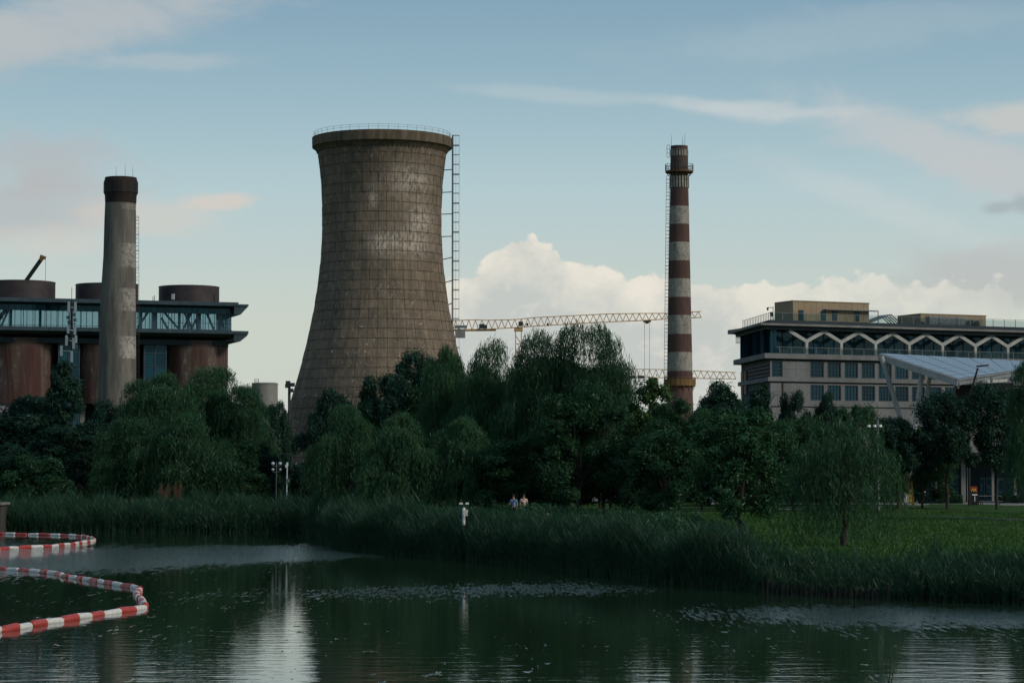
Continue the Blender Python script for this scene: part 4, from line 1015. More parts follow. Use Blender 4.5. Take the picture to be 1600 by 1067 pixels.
# ------------------------------------------------------------------ tower cranes
def tower_crane(px_m, jib, D, m_, label, mast_px_w, counter=None, cab=True, hook=None, seg=1.0):
    """jib: list of (px, ytop, ybottom) stations from one end to the other"""
    base = P(px_m, 760, D); base.z = 1.5
    cr = empty('tower_crane', base, label, 'crane', 'yellow tower cranes')
    mb = MB(); bc = MB(); lo1 = MB(); lo2 = MB(); k = D / F
    xs = [j[0] for j in jib]; yt = [j[1] for j in jib]; yb_ = [j[2] for j in jib]
    n = int((xs[-1] - xs[0]) / 10.0); st = np.linspace(xs[0], xs[-1], n + 1)
    for i in range(n):
        a, b = st[i], st[i + 1]; m = (a + b) / 2
        f = lambda x, y, dd=0.0: P(x, float(np.interp(x, xs, y)), D + dd)
        mb.bar(f(a, yt), f(b, yt), 1.25 * k, 1.25 * k)
        for dd, m3 in ((-.7, lo1), (.7, lo2)): m3.bar(f(a, yb_, dd), f(b, yb_, dd), 1.35 * k, 1.35 * k)
        for dd in (-.7, .7):
            bc.bar(f(a, yb_, dd), f(m, yt), .85 * k); bc.bar(f(m, yt), f(b, yb_, dd), .85 * k)
        bc.bar(f(b, yb_, -.7), f(b, yb_, .7), .8 * k)
    mb.build('jib_chord', m_, cr); lo1.build('jib_chord', m_, cr); lo2.build('jib_chord', m_, cr); bc.build('jib_lacing', m_, cr)
    # mast
    w_ = mast_px_w * k / 2; ytop = float(np.interp(px_m, xs, yb_)); zt_ = P(px_m, ytop + 6, D).z; ms = MB(); mx = P(px_m, ytop, D).x
    for sx in (-1, 1):
        for sy in (-1, 1): ms.bar((mx + sx * w_, D + sy * w_, 1), (mx + sx * w_, D + sy * w_, zt_), .25)
    z = 1.0; s_ = 1
    while z < zt_ - 2.4:
        for sy in (-1, 1):
            ms.bar((mx - s_ * w_, D + sy * w_, z), (mx + s_ * w_, D + sy * w_, z + 2.4), .16); ms.bar((mx - w_, D + sy * w_, z), (mx + w_, D + sy * w_, z), .14)
            ms.bar((mx + sy * w_, D - s_ * w_, z), (mx + sy * w_, D + s_ * w_, z + 2.4), .16)
        z += 2.4; s_ = -s_
    ms.build('mast', m_, cr)
    sl = MB(); sl.box((mx, D, zt_ + .5), (w_ * 3.0, w_ * 3, 1.0)); sl.build('slewing_ring', m_, cr)
    return cr
cr1 = tower_crane(810, [(707, 501, 517), (745, 499.5, 515.5), (760, 500.5, 514.5), (812, 499, 511.5), (830, 496.5, 510), (880, 494, 507), (950, 490.5, 503), (1000, 489.8, 501), (1050, 489.5, 498), (1096, 486.5, 496)], 700, M['crane_yellow'], 'yellow tower crane with a long jib passing behind the striped chimney', 9)
v = MB(); a = P(718, 515.5, 700); v.box((a.x + .2, 700, a.z - 1.2), (2.9, 1.8, 2.2)); v.build('counterweight', M['concrete'], cr1)
v = MB(); v.bar(P(707, 516, 700), P(775, 515.5, 700), 1.2, .6); v.build('counter_deck', M['crane_yellow'], cr1)
v = MB(); a = P(755, 510.5, 699.5); v.box(a, (2.3, 1.6, 1.0)); v.tube(a + Vector((-1.2, -.2, .2)), a + Vector((.4, -.2, .4)), .5, n=8); v.build('winch', M['steel_dark'], cr1)
v = MB(); a = P(813.5, 506, 699); v.box(a, (1.3, 1.4, 1.3)); v.build('cab', M['steel_dark'], cr1)
v = MB(); a = P(720, 510.5, 699); v.box(a, (3.6, .3, .8)); v.build('equipment_panel', M['steel_grey'], cr1)
for px_ in (856, 824): v = MB(); a = P(px_, 507, 699.5); v.box(a, (.6, .7, .8)); v.build('trolley_motor', M['steel_dark'], cr1)
v = MB(); a = P(1011, 502, 700); v.box(a, (2.2, 1.4, .5)); v.box(a + Vector((0, 0, -.4)), (1.0, 1, .5)); v.build('trolley', M['steel_dark'], cr1)
v = MB()
for px_ in (1007, 1015): v.tube(P(px_, 502, 700), P(px_, 604, 700), .05, n=4)
v.build('hoist_cable', M['steel_grey'], cr1)
v = MB(); a = P(1011, 605, 700); v.box(a, (1.6, .5, .8)); v.tube(a, a + Vector((0, 0, -1.2)), .12, n=6); v.build('hook_block', M['steel_dark'], cr1)
cr2 = tower_crane(975, [(930, 576, 588), (985, 576.5, 589.5), (1045, 577.5, 590), (1080, 579, 591), (1150, 582, 592)], 790, M['crane_pale'], 'pale yellow tower crane jib low behind the striped chimney', 9)
for px_ in (988, 1002): v = MB(); a = P(px_, 589, 789.5); v.box(a, (2.2, 1.5, .9)); v.build('trolley', M['steel_dark'], cr2)

# small far silo and floodlight mast beside the tower
fsi = P(413, 760, 650); fsi.z = 1.5; S6 = 650 / F
sil = empty('storage_silo', fsi, 'small grey cylindrical silo far behind the trees, left of the cooling tower', 'silo')
v = MB(); v.lathe([(21 * S6, 1.5), (20.2 * S6, P(0, 601, 650).z), (20.8 * S6, P(0, 600.8, 650).z), (20.8 * S6, P(0, 599, 650).z), (3, P(0, 598, 650).z)], (fsi.x, fsi.y), 40, cap_top=True); v.build('shell', M['concrete'], sil, smooth=True)
v = MB()
for px_ in (398, 404): v.bar(P(px_, 600, 649), P(px_, 592, 649), .12)
for y_ in (592.5, 595, 597.5): v.bar(P(397.5, y_, 649), P(404.5, y_, 649), .12)
v.build('roof_ladder', M['steel_grey'], sil)
fm = P(452, 760, 515); fm.z = 1.5
fl = empty('floodlight_mast', fm, 'grey floodlight mast peeping out left of the cooling tower', 'mast')
v = MB(); v.tube((fm.x, fm.y, 1), P(452, 598, 515), .3, n=8); v.build('pole', M['steel_dark'], fl)
for a, y_ in ((449, 603), (457, 601), (455, 610), (450, 598)): v = MB(); v.box(P(a, y_, 514.6), (.95, .7, .8)); v.build('lamp_box', M['steel_dark'], fl)

# ------------------------------------------------------------------ office building on the right
C0 = P(1203, 552, 340); C1 = P(1640, 552, 360); Bk = P(1157, 565, 360)
fo = Fr(C0, C1 - C0); fl_ = Fr(Bk, C0 - Bk)
LEN = (Vector((C1.x, C1.y)) - Vector((C0.x, C0.y))).length + 12; LL = (Vector((C0.x, C0.y)) - Vector((Bk.x, Bk.y))).length
ob = empty('office_building', fo.pt(20, 8, 1.5), 'long grey office building with white Y-shaped columns under a flat overhanging roof', 'building')
def OZ(py, px=1205): return fo.px(px, py)[1]
def OS(px, t=0.0): return fo.px(px, 540, t)[0]
Cv, Bv = fo.pt(0, 0, 0), fl_.pt(0, 0, 0)
def outline(front, left, right=None):
    """footprint pushed out by front / left metres"""
    e1, e2 = fo.e1, fo.e2; l1 = fl_.e1; ln = Vector((l1.y, -l1.x, 0)); ln = ln if ln.x < 0 else -ln
    a = Cv - e2 * front; b = Bv + ln * left
    # corner of the two offset lines
    p, d, q, e = a, e1, b, l1; den = d.x * e.y - d.y * e.x; t = ((q.x - p.x) * e.y - (q.y - p.y) * e.x) / den
    c = p + d * t
    far = fo.pt(LEN, -front, 0); fb = far + e2 * 24; bb_ = b - l1 * 1.0 * left
    return [c, far, fb, bb_]
def slab(name, front, left, z0, z1, m_):
    mb = MB(); mb.prism(outline(front, left), z0, z1); return mb.build(name, m_, ob)
zR1, zR0, zFs, zSof = OZ(500), OZ(505.5), OZ(508.8), OZ(514.3)
slab('parapet', .6, .1, zR0, zR1, M['navy2'])
slab('fascia', .9, 1.6, zFs, zR0 - .003, M['slab'])
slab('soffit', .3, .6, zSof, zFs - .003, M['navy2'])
zA1, zA0 = OZ(552), OZ(560)
slab('arcade_floor', .5, .9, zA0, zA1, M['wallpanel'])
slab('shade_strip', -.3, -.2, OZ(563.5), zA0 - .003, M['navy2'])  # recessed strip, dark colour painting the shade line under the arcade floor
zW0, zL0 = OZ(589), OZ(595.5)
slab('storey_band', .25, .35, zL0, zW0, M['wallpanel'])
slab('shade_strip', -.2, -.2, OZ(598), zL0 - .003, M['navy2'])  # shadow line below the storey band, put in as a dark strip
zX0, zX1 = OZ(626.5), OZ(634)
slab('storey_band', .25, .35, zX1, zX0, M['wallpanel'])
slab('lower_storeys', .0, .0, 1.4, zX1 - .003, M['wallpanel'])
# glass wall of the arcade, set back
TG = 3.2; zc0, zc1 = zA1, zSof
ng = int(LEN / 1.7); gw = LEN / ng
gpn = shared_box('arcade_pane', gw - .12, .05, (zc1 - zc0) * .72, M['glass_dark']); gpu = shared_box('upper_pane', gw - .12, .05, (zc1 - zc0) * .26, M['glass_dark'])
mul2 = shared_box('mullion', .12, .2, zc1 - zc0, M['navy2'])
for i in range(ng):
    s_ = .5 + (i + .5) * gw
    placef('arcade_pane', gpn, fo, s_, TG, zc0 + (zc1 - zc0) * .36, ob); placef('upper_pane', gpu, fo, s_, TG, zc0 + (zc1 - zc0) * .87, ob); placef('mullion', mul2, fo, s_ - gw / 2, TG, (zc0 + zc1) / 2, ob)
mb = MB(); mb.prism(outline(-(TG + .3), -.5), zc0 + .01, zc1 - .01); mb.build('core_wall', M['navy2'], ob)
# corner room with large blue panes
sC = OS(1216)
for i in range(2):
    v = MB(); a, b = .3 + i * (sC - .3) / 2, .3 + (i + 1) * (sC - .3) / 2; v.fbox(fo, a, b - .08, .35, .42, zc0 + .1, zc1 - .1); v.build('corner_pane', M['glass_blue'], ob)
# Y columns
colpx = [1261.6, 1315, 1368.3, 1420.6, 1472.7, 1524.7, 1575.7, 1626]
cs_ = [OS(p) for p in colpx]; sp = (cs_[-1] - cs_[0]) / 7; cs_ = [cs_[0] + i * sp for i in range(8)]
zbr = OZ(533.6); zap = OZ(517.0, 1290)
zapx = zSof + .05
def yv(mb, s0, both=(True, True), t0=.12, t1=.62):
    hw = .21; th = .40
    prof = []
    # stem
    mb.fbox(fo, s0 - hw, s0 + hw, t0, t1, zA1, zbr)
    for k, d in enumerate((-1, 1)):
        if not both[k]: continue
        a0 = (s0, zbr); ap = (s0 + d * sp / 2, zapx)
        # arm as a prism in the facade plane
        poly = [(a0[0], zbr), (a0[0] + d * hw, zbr), (ap[0], zapx - .42), (ap[0], zapx), (ap[0] - d * .25, zapx), (a0[0], zbr + .42)]
        vs = [fo.pt(p[0], t, p[1]) for t in (t0, t1) for p in poly]; n = 6
        fsx = [tuple(range(n)), tuple(range(2 * n - 1, n - 1, -1))] + [(i, (i + 1) % n, (i + 1) % n + n, i + n) for i in range(n)]
        mb.add(vs, fsx)
for i, s0 in enumerate(cs_):
    v = MB(); yv(v, s0); v.build('y_column', M['offwhite'], ob)
# rail
zr_ = zA1 + .95; npst = int((LEN - sC) / 2.0)
v = MB(); v.fbox(fo, sC - .5, LEN, -.36, -.30, zr_ - .05, zr_); v.build('handrail', M['steel_grey'], ob)
rp = shared_box('rail_post', .07, .07, .95, M['steel_grey']); rg = shared_box('rail_pane', 1.85, .03, .85, M['glass_rail'])
for i in range(npst): placef('rail_post', rp, fo, sC + i * 2.0, -.33, zA1 + .47, ob); placef('rail_pane', rg, fo, sC + i * 2.0 + 1, -.33, zA1 + .45, ob)
# windows and wall panels of the two storeys below
wsp = None
def window_mesh(w_, h_, nx, nz):
    fr = MB(); t = .09
    fr.box((-w_ / 2, 0, 0), (.12, .16, h_)); fr.box((w_ / 2, 0, 0), (.12, .16, h_)); fr.box((0, 0, h_ / 2), (w_ + .12, .16, .12)); fr.box((0, 0, -h_ / 2), (w_ + .12, .2, .12))
    for i in range(1, nx): fr.box((-w_ / 2 + w_ * i / nx, .01, 0), (t, .10, h_ - .12))
    for j in range(1, nz): fr.box((0, .015, -h_ / 2 + h_ * j / nz), (w_ - .12, .09, t * 1.3))
    return fr.mesh('window', M['navy2'])
wx0, wx1 = OS(1266.5), OS(1286.3); ww = wx1 - wx0; pitch_w = (OS(1425) - OS(1266.5)) / 6
wm = window_mesh(ww, 2.05, 4, 4); pm = shared_box('pane', ww - .1, .04, 1.95, M['glass_blue'])
wmc = window_mesh(1.6, 2.05, 1, 4); pmc = shared_box('pane', 1.5, .04, 1.95, M['glass_blue'])
for (zt_, zb_) in ((OZ(563.5), zW0), (OZ(598), zX0)):
    zc = (zt_ + zb_) / 2 + (.0); edges = [0.05]
    wins = []
    sc_ = OS(1206.5) + .8
    if zt_ > OZ(590): wins.append((sc_, 1.6, wmc, pmc))
    k = 0
    while wx0 + ww / 2 + k * pitch_w < LEN - 1.5: wins.append((wx0 + ww / 2 + k * pitch_w, ww, wm, pm)); k += 1
    # wall panels fill between
    xs_ = 0.05
    for (cx_, wdt, wme, pme) in wins:
        a, b = xs_, cx_ - wdt / 2 - .06
        if b - a > .15:
            npn = max(1, round((b - a) / 2.2)); 
            for i in range(npn):
                for (p0, p1) in (((zb_, (zt_ + zb_) / 2), ((zt_ + zb_) / 2, zt_)) if npn > 1 else ((zb_, zt_),)):
                    v = MB(); pw = (b - a) / npn; v.fbox(fo, a + i * pw + .012, a + (i + 1) * pw - .012, 0.0, .25, p0 + .012, p1 - .012); v.build('wall_panel', M['wallpanel'], ob)
        w_o = placef('window', wme, fo, cx_, .14, zc, ob)
        q = link('pane', pme, w_o, (0, .07, 0))
        hgap = (zt_ - zb_ - 2.05 - .12) / 2
        if hgap > .04:
            for (p0, p1) in ((zb_, zb_ + hgap), (zt_ - hgap, zt_)): v = MB(); v.fbox(fo, cx_ - wdt / 2 - .06, cx_ + wdt / 2 + .06, 0, .25, p0 + .01, p1 - .01); v.build('wall_panel', M['wallpanel'], ob)
        xs_ = cx_ + wdt / 2 + .06
    v = MB(); v.fbox(fo, xs_, LEN, 0, .25, zb_, zt_); v.build('wall_panel', M['wallpanel'], ob)
mb = MB(); mb.prism(outline(-.45, -.3), zX1, zA0 - .01); mb.build('core_wall', M['navy2'], ob)
v = MB(); q = fo.pt(OS(1222.3), -.12, 0); v.tube((q.x, q.y, zX1), (q.x, q.y, OZ(598)), .08, n=6); v.build('downpipe', weathered((.16, .06, .05), .3, 1, name='red_pipe'), ob)
# left side: glass storey, louvred storeys
for i in range(7):
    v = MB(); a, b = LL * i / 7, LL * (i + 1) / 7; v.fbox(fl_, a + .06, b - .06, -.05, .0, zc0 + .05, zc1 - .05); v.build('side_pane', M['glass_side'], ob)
mb = MB(); mb.fbox(fl_, 0, LL - .3, .1, .5, zX1, zc0); mb.build('side_wall', M['navy2'], ob)
for j in range(5):
    zz = OZ(565) - j * .52; v = MB(); v.fbox(fl_, LL * .28, LL - .1, -.12, .05, zz - .38, zz - .22); v.build('louvre', M['steel_dark'], ob)
for i in range(2):
    for j in range(2): v = MB(); v.fbox(fl_, .6 + i * 2.2, 2.3 + i * 2.2, -.1, .05, OZ(572) - j * 1.9 - 1.6, OZ(572) - j * 1.9); v.build('side_window', M['glass_blue'], ob)
for j in range(6):
    v = MB(); q = P(1149.5, 526 + j * 2.0, 358); q2 = P(1156, 526 + j * 2.0, 358); v.bar(q, q2, .5, .06); v.build('fin', M['steel_grey'], ob)
v = MB(); a_ = outline(.9, 1.6)[3]; tipz = OZ(508.5); v.prism([P(1137, 519, 361), P(1158, 515, 356), P(1158, 515, 366), P(1150, 515, 368)], P(1137, 519.5, 361).z, P(1137, 519.5, 361).z + .35); v.build('roof_tip', M['slab'], ob)
# roof railing along the whole roof
zrr = zR1 + 1.15; v = MB(); v.fbox(fo, .2, LEN, .3, .35, zrr - .05, zrr); v.fbox(fl_, .3, LL, .3, .35, zrr - .05, zrr)
v.build('handrail', M['steel_grey'], ob)
rp2 = shared_box('rail_post', .07, .07, 1.15, M['steel_grey']); rg2 = shared_box('rail_pane', 1.85, .03, .95, M['glass_rail'])
for i in range(int(LEN / 2)): placef('rail_post', rp2, fo, .3 + i * 2.0, .33, zR1 + .57, ob); placef('rail_pane', rg2, fo, .3 + i * 2 + 1, .33, zR1 + .52, ob)
for i in range(int(LL / 1.1)): placef('rail_post', rp2, fl_, .3 + i * 1.1, .33, zR1 + .57, ob)
# rooftop houses
def penthouse(pxl, pxc, pxr, ytop, t_front, label, doors, ncl):
    sA, sB = fo.px(pxc, 490, t_front)[0], fo.px(pxr, 490, t_front)[0]; zt_ = fo.px(pxc, ytop, t_front)[1]
    # depth from where the left edge is seen
    dpt = 3.0
    for t in np.arange(1, 30, .25):
        p = fo.pt(sA, t_front + t, 0)
        if 800 + p.x / p.y * F < pxl: dpt = t; break
    ph = MB(); ph.fbox(fo, sA + .1, sB - .1, t_front + .1, t_front + dpt, zR1 - .3, zt_ - .06); pr = ph.build('roof_house', M['tan'], ob, label=label)
    n = ncl
    for i in range(n):
        a, b = sA + (sB - sA) * i / n, sA + (sB - sA) * (i + 1) / n; v = MB(); v.fbox(fo, a + .015, b - .015, t_front, t_front + .09, zR1 - .25, zt_ - .1); v.build('cladding_panel', M['tan'], pr)
    m2 = 4
    for i in range(m2):
        a, b = t_front + dpt * i / m2, t_front + dpt * (i + 1) / m2; v = MB(); v.fbox(fo, sA, sA + .09, a + .1, b + .07, zR1 - .25, zt_ - .1); v.build('cladding_panel', M['tan'], pr)
    v = MB(); v.fbox(fo, sA - .08, sB + .08, t_front - .08, t_front + dpt, zt_ - .09, zt_ + .03); v.build('coping', M['tan'], pr)
    for (a, b, y0, y1) in doors:
        a_, b_ = fo.px(a, y0, t_front)[0], fo.px(b, y0, t_front)[0]; za, zb_ = fo.px(a, y0, t_front)[1], fo.px(a, y1, t_front)[1]
        v = MB(); v.fbox(fo, a_ - .05, b_ + .05, t_front - .04, t_front + .02, zb_, za + .05); d = v.build('window', M['navy2'], pr)
        v = MB(); v.fbox(fo, a_ + .05, b_ - .05, t_front - .06, t_front - .045, zb_ + .05, za - .05); v.build('pane', M['glass_blue'], d)
    return pr, sA, sB, zt_
ph1, sA, sB, zt1 = penthouse(1213, 1239, 1358, 469.5, 2.5, 'taller tan roof house with four narrow windows', [(1248, 1255, 485, 501), (1283, 1290, 486.5, 501), (1300.5, 1307.5, 486.5, 501), (1335, 1342, 487.5, 502)], 13)
ph2, sA2, sB2, zt2 = penthouse(1405, 1438.5, 1540.5, 489.8, 3.5, 'lower tan roof house behind the air conditioners', [], 11)
v = MB(); za_ = fo.px(1290, 483, 2.0)[1]; v.fbox(fo, fo.px(1289, 483, 2)[0], sB + 1.1, 1.7, 2.45, za_ - .12, za_); v.fbox(fo, sB + 1.0, sB + 1.1, 1.7, 1.8, zR1, za_); v.build('awning', M['steel_grey'], ob)
# roof collector frame, air conditioners, roof camera
v = MB(); s0_, s1_ = fo.px(1358, 500, 4)[0], fo.px(1401, 500, 4)[0]; zq = fo.px(1387, 491.5, 4)[1]; sm = fo.px(1387, 500, 4)[0]
vs = [fo.pt(s0_, 3, zR1 + .5), fo.pt(sm, 3, zq), fo.pt(sm, 6, zq), fo.pt(s0_, 6, zR1 + .5)]
v.add(vs + [p + Vector((0, 0, -.15)) for p in vs], [(0, 1, 2, 3), (7, 6, 5, 4), (0, 4, 5, 1), (1, 5, 6, 2), (2, 6, 7, 3), (3, 7, 4, 0)])
v.build('solar_collector', M['steel_grey'], ob)
v = MB()
for k in range(5): v.bar(fo.pt(sm, 3 + k * .7, zq - .1), fo.pt(s1_, 3 + k * .7, zR1 + .3), .12)
v.build('collector_frame', M['steel_dark'], ob)
for a, b, h_ in ((1452, 1466, 1.4), (1467, 1480, 1.4), (1481, 1494, 1.35), (1495, 1508, 1.3)):
    v = MB(); v.fbox(fo, fo.px(a, 500, 1.5)[0], fo.px(b, 500, 1.5)[0], 1.4, 2.6, zR1 - .1, zR1 + h_); v.build('air_conditioner', M['steel_grey'], ob)
for a in (1514, 1527):
    v = MB(); s_ = fo.px(a, 500, 1.4)[0]; v.fbox(fo, s_ - .55, s_ + .55, 1.6, 2.4, zR1 - .1, zR1 + 1.0); un = v.build('air_conditioner', M['steel_grey'], ob)
    v = MB(); v.tube(fo.pt(s_, 1.45, zR1 + .45), fo.pt(s_, 1.58, zR1 + .45), .45, n=16); v.build('fan', M['black'], un)
v = MB(); q = P(1208, 500, 342); v.tube(q, q + Vector((0, 0, 1.9)), .05, n=6); v.bar(q + Vector((0, 0, 1.75)), P(1199.5, 480.5, 342), .08); v.tube(P(1199.5, 480.5, 342), P(1199.5, 485, 342), .16, .1, 8); v.box(q + Vector((-.25, 0, .8)), (.4, .3, .6)); v.build('roof_camera', M['steel_dark'], ob)

# ------------------------------------------------------------------ solar canopy
cN, cL, cF = P(1497, 593, 235), P(1373.5, 553, 250), P(1665, 568.5, 292)
nrm = (cL - cN).cross(cF - cN).normalized(); dR = ray(1625, 573.5); kR = (cN - Vector((0, 0, CAMZ))).dot(nrm) / dR.dot(nrm); cR = Vector((0, 0, CAMZ)) + dR * kR
if nrm.z < 0: nrm = -nrm
cb = P(1450, 760, 240); cb.z = 1.6
cn = empty('solar_canopy', cb, 'tilted white canopy roofed with blue solar panels on slanted columns', 'canopy')
M['solar'] = mat('solar_glass', (.10, .14, .19), .22, .6, build=lambda h, b: setc(h, b, h.mix(h.noise(h.n('ShaderNodeTexCoord').outputs['Object'], .6, 3, .5), (.085, .12, .17), (.14, .18, .235))))
def bil(u, v): return (cL * (1 - u) + cF * u) * (1 - v) + (cN * (1 - u) + cR * u) * v
NU, NV = 9, 8
for i in range(NU):
    for j in range(NV):
        e = .006; q = [bil((i + a) / NU + (.004 if a == 0 else -.004), (j + b) / NV + (e if b == 0 else -e)) for a, b in ((0, 0), (1, 0), (1, 1), (0, 1))]
        v = MB(); off = nrm * .08; v.add([p + nrm * .04 for p in q] + [p + off + nrm * .02 for p in q], [(0, 1, 2, 3), (4, 5, 6, 7), (0, 1, 5, 4), (1, 2, 6, 5), (2, 3, 7, 6), (3, 0, 4, 7)]); v.build('solar_panel', M['solar'], cn)
v = MB(); vs = [cL, cF, cR, cN]; v.add([p - nrm * .12 for p in vs] + [p + nrm * .02 for p in vs], [(0, 1, 2, 3), (4, 5, 6, 7), (0, 1, 5, 4), (1, 2, 6, 5), (2, 3, 7, 6), (3, 0, 4, 7)]); v.build('deck', M['white_paint'], cn)
dn_ = Vector((0, 0, -.38))
for a, b, nm in ((cL, cN, 'edge_beam'), (cN, cR, 'edge_beam')):
    v = MB(); v.bar(a + dn_, b + dn_, .22, .34 if b is cR else .50); v.bar(a + Vector((0, -.1, -.05)), b + Vector((0, -.1, -.05)), .12, .16); v.build(nm, M['offwhite'] if b is cN else M['steel_grey'], cn)
for (x0, y0, x1, y1, dd, r_) in ((1377, 557, 1409, 660, 248, .26), (1440, 586, 1431, 655, 243, .26), (1454, 584, 1439, 660, 247, .20), (1375, 560, 1385, 575, 250, .1)):
    v = MB(); a = P(x0, y0, dd); b = P(x1, y1, dd); b2 = a + (b - a) * ((a.z - 1.6) / (a.z - b.z)); v.tube(a, b2 if r_ > .15 else b, r_, n=10); v.build('column', M['offwhite'], cn)
for (x_, y0, y1, dd) in ((1497, 593, 607, 236), (1524.5, 589, 603, 240), (1549, 587, 601, 246), (1582, 581, 592, 252)):
    v = MB(); a, b = P(x_, y0, dd), P(x_, y1, dd); v.bar(a, b, .22); v.build('hanger_post', M['steel_grey'], cn)
v = MB(); v.bar(P(1508, 599, 243), P(1572, 594, 252), .3, .3); v.build('rear_beam', M['offwhite'], cn)
v = MB(); v.box((P(1540, 608, 250).x, 251, P(1540, 612, 250).z), (6.0, 1.0, 1.9)); v.build('hanging_screen', M['black'], cn)

# ------------------------------------------------------------------ lamps, poles
def pole_base(px, D): x = (px - 800) / F * D; return Vector((x, D, float(zg(x, D))))
b = pole_base(1513, 228)
o = empty('street_lamp', b, 'dark street lamp leaning out over the solar canopy corner', 'street lamp')
v = MB(); v.path([b, P(1513, 625, 228), P(1528, 575, 228)], .12, 8, .09); v.build('pole', M['black'], o)
v = MB(); v.bar(P(1526, 572.5, 228), P(1544.5, 570.5, 228), .35, .14); v.build('lamp_head', M['black'], o)
b = pole_base(1199, 210)
o = empty('street_lamp', b, 'grey street lamp arm among the trees by the office corner', 'street lamp')
v = MB(); v.path([b, P(1202, 632, 210), P(1209, 618.5, 210)], .10, 8, .07); v.build('pole', M['steel_grey'], o)
v = MB(); v.bar(P(1208, 617.5, 210), P(1219, 616, 210), .25, .12); v.build('lamp_head', M['steel_grey'], o)
b = pole_base(432, 203)
o = empty('park_lamp', b, 'park lamp with four white globes on the left bank path', 'street lamp')
v = MB(); v.tube(b, P(432, 722, 203), .045, n=8); v.bar(P(426, 728, 203), P(438, 728, 203), .04); v.bar(P(426, 737, 203), P(438, 737, 203), .04); v.build('pole', M['steel_grey'], o)
for a, y_, r_ in ((426.5, 724, .15), (437.7, 724, .155), (426.5, 733.5, .12), (438, 733.5, .12)):
    c = P(a, y_, 203); v = MB(); v.lathe([(.02, c.z - r_), (r_ * .8, c.z - r_ * .55), (r_, c.z), (r_ * .9, c.z + r_ * .5), (.02, c.z + r_ * .95)], (c.x, c.y), 14, True, True); v.build('globe', M['white_paint'], o, smooth=True)
b = pole_base(448.3, 202)
o = empty('camera_pole', b, 'white surveillance camera pole right of the four-globe lamp', 'camera pole')
v = MB(); v.tube(b, P(448.7, 724, 202), .055, n=8); v.build('pole', M['white_paint'], o)
v = MB(); v.box(P(450, 750.5, 201.9), (.28, .2, .32)); v.build('junction_box', M['steel_grey'], o)
v = MB(); v.box(P(447.2, 728, 201.9), (.14, .2, .26)); v.tube(P(448.7, 722, 202), P(448.7, 728, 202), .09, n=8); v.build('camera', M['white_paint'], o)
b = Vector(on_water(725, 873.5)); b.z = 0; DB = b.y
o = empty('camera_pole', (b.x, b.y, -.02), 'thick white camera post standing in the middle reeds', 'camera pole')
v = MB(); v.tube((b.x, b.y, -.3), P(724.6, 820, DB), .035, n=6); v.build('lower_pole', M['steel_grey'], o)
v = MB(); v.tube(P(724.6, 820, DB), P(724.6, 793, DB), .085, n=12); v.build('post', M['white_paint'], o)
v = MB(); v.tube(P(724.6, 793, DB), P(724.6, 787, DB), .03, n=6); v.bar(P(720, 787.5, DB), P(731, 787.5, DB), .04); v.build('bracket', M['steel_grey'], o)
for a in (720.3, 730): v = MB(); v.box(P(a, 786.3, DB), (.17, .28, .09)); v.build('camera', M['white_paint'], o)
v = MB(); v.box(P(729, 801, DB), (.14, .14, .34)); v.build('junction_box', M['white_paint'], o)
b = pole_base(1371, 190)
o = empty('park_lamp', b, 'blue-grey park lamp pole rising behind the big lawn willow', 'street lamp')
v = MB(); v.tube(b, P(1371, 657, 190), .11, n=8); v.bar(P(1358, 665, 190), P(1376, 665, 190), .05); v.build('pole', M['steel_grey'], o)
for a in (1357.5, 1366.5, 1375.5): v = MB(); c = P(a, 665, 189.9); v.tube(c + Vector((0, 0, -.1)), c + Vector((0, 0, .08)), .16, .1, n=12); v.build('lamp_head', M['white_paint'], o)

# ------------------------------------------------------------------ floating booms
def catmull(pts, step):
    out = []; acc = [Vector((p[0], p[1], 0)) for p in pts]; L = [0]
    for i in range(1, len(acc)): L.append(L[-1] + (acc[i] - acc[i - 1]).length)
    d = 0; i = 0
    while d < L[-1]:
        while L[i + 1] < d: i += 1
        out.append(acc[i].lerp(acc[i + 1], (d - L[i]) / (L[i + 1] - L[i]))); d += step
    return out
def rough_b(c):
    def bd(h, b):
        o = h.n('ShaderNodeTexCoord').outputs['Object']; n = h.noise(o, 6, 5, .6); x, y, z = h.sep(o)
        cc = h.mix(h.ss(n, .45, .75, 0, .5), c, tuple(v * .45 for v in c)); cc = h.mix(h.ss(z, -.04, -.13, 0, .6), cc, (.05, .06, .035)); setc(h, b, cc)
    return bd
M['fl_red'] = mat('red_float_plastic', (.42, .045, .03), .45, .4, build=rough_b((.42, .05, .035))); M['fl_wht'] = mat('white_float_plastic', (.66, .64, .58), .5, .4, build=rough_b((.66, .64, .58)))
def float_mesh(name, m_, L, r):
    mb = MB(); pr = [(.03, -L / 2), (r * .55, -L / 2 + .01), (r * .95, -L / 2 + .07), (r, -L / 2 + .12), (r, -.03), (r * .95, 0), (r, .03), (r, L / 2 - .12), (r * .95, L / 2 - .07), (r * .55, L / 2 - .01), (.03, L / 2)]
    n = 14; vs = []; fs_ = []
    for q, x in pr:
        for i in range(n): t = 2 * math.pi * i / n; vs.append((x, q * math.cos(t), q * math.sin(t)))
    for k in range(len(pr) - 1):
        for i in range(n): fs_.append((k * n + i, k * n + (i + 1) % n, (k + 1) * n + (i + 1) % n, (k + 1) * n + i))
    mb.add(vs, fs_); return mb.mesh(name, m_, smooth=True)
FLm = {(0, 0): float_mesh('float', M['fl_red'], 1.27, .13), (1, 0): float_mesh('float', M['fl_wht'], 1.27, .12)}
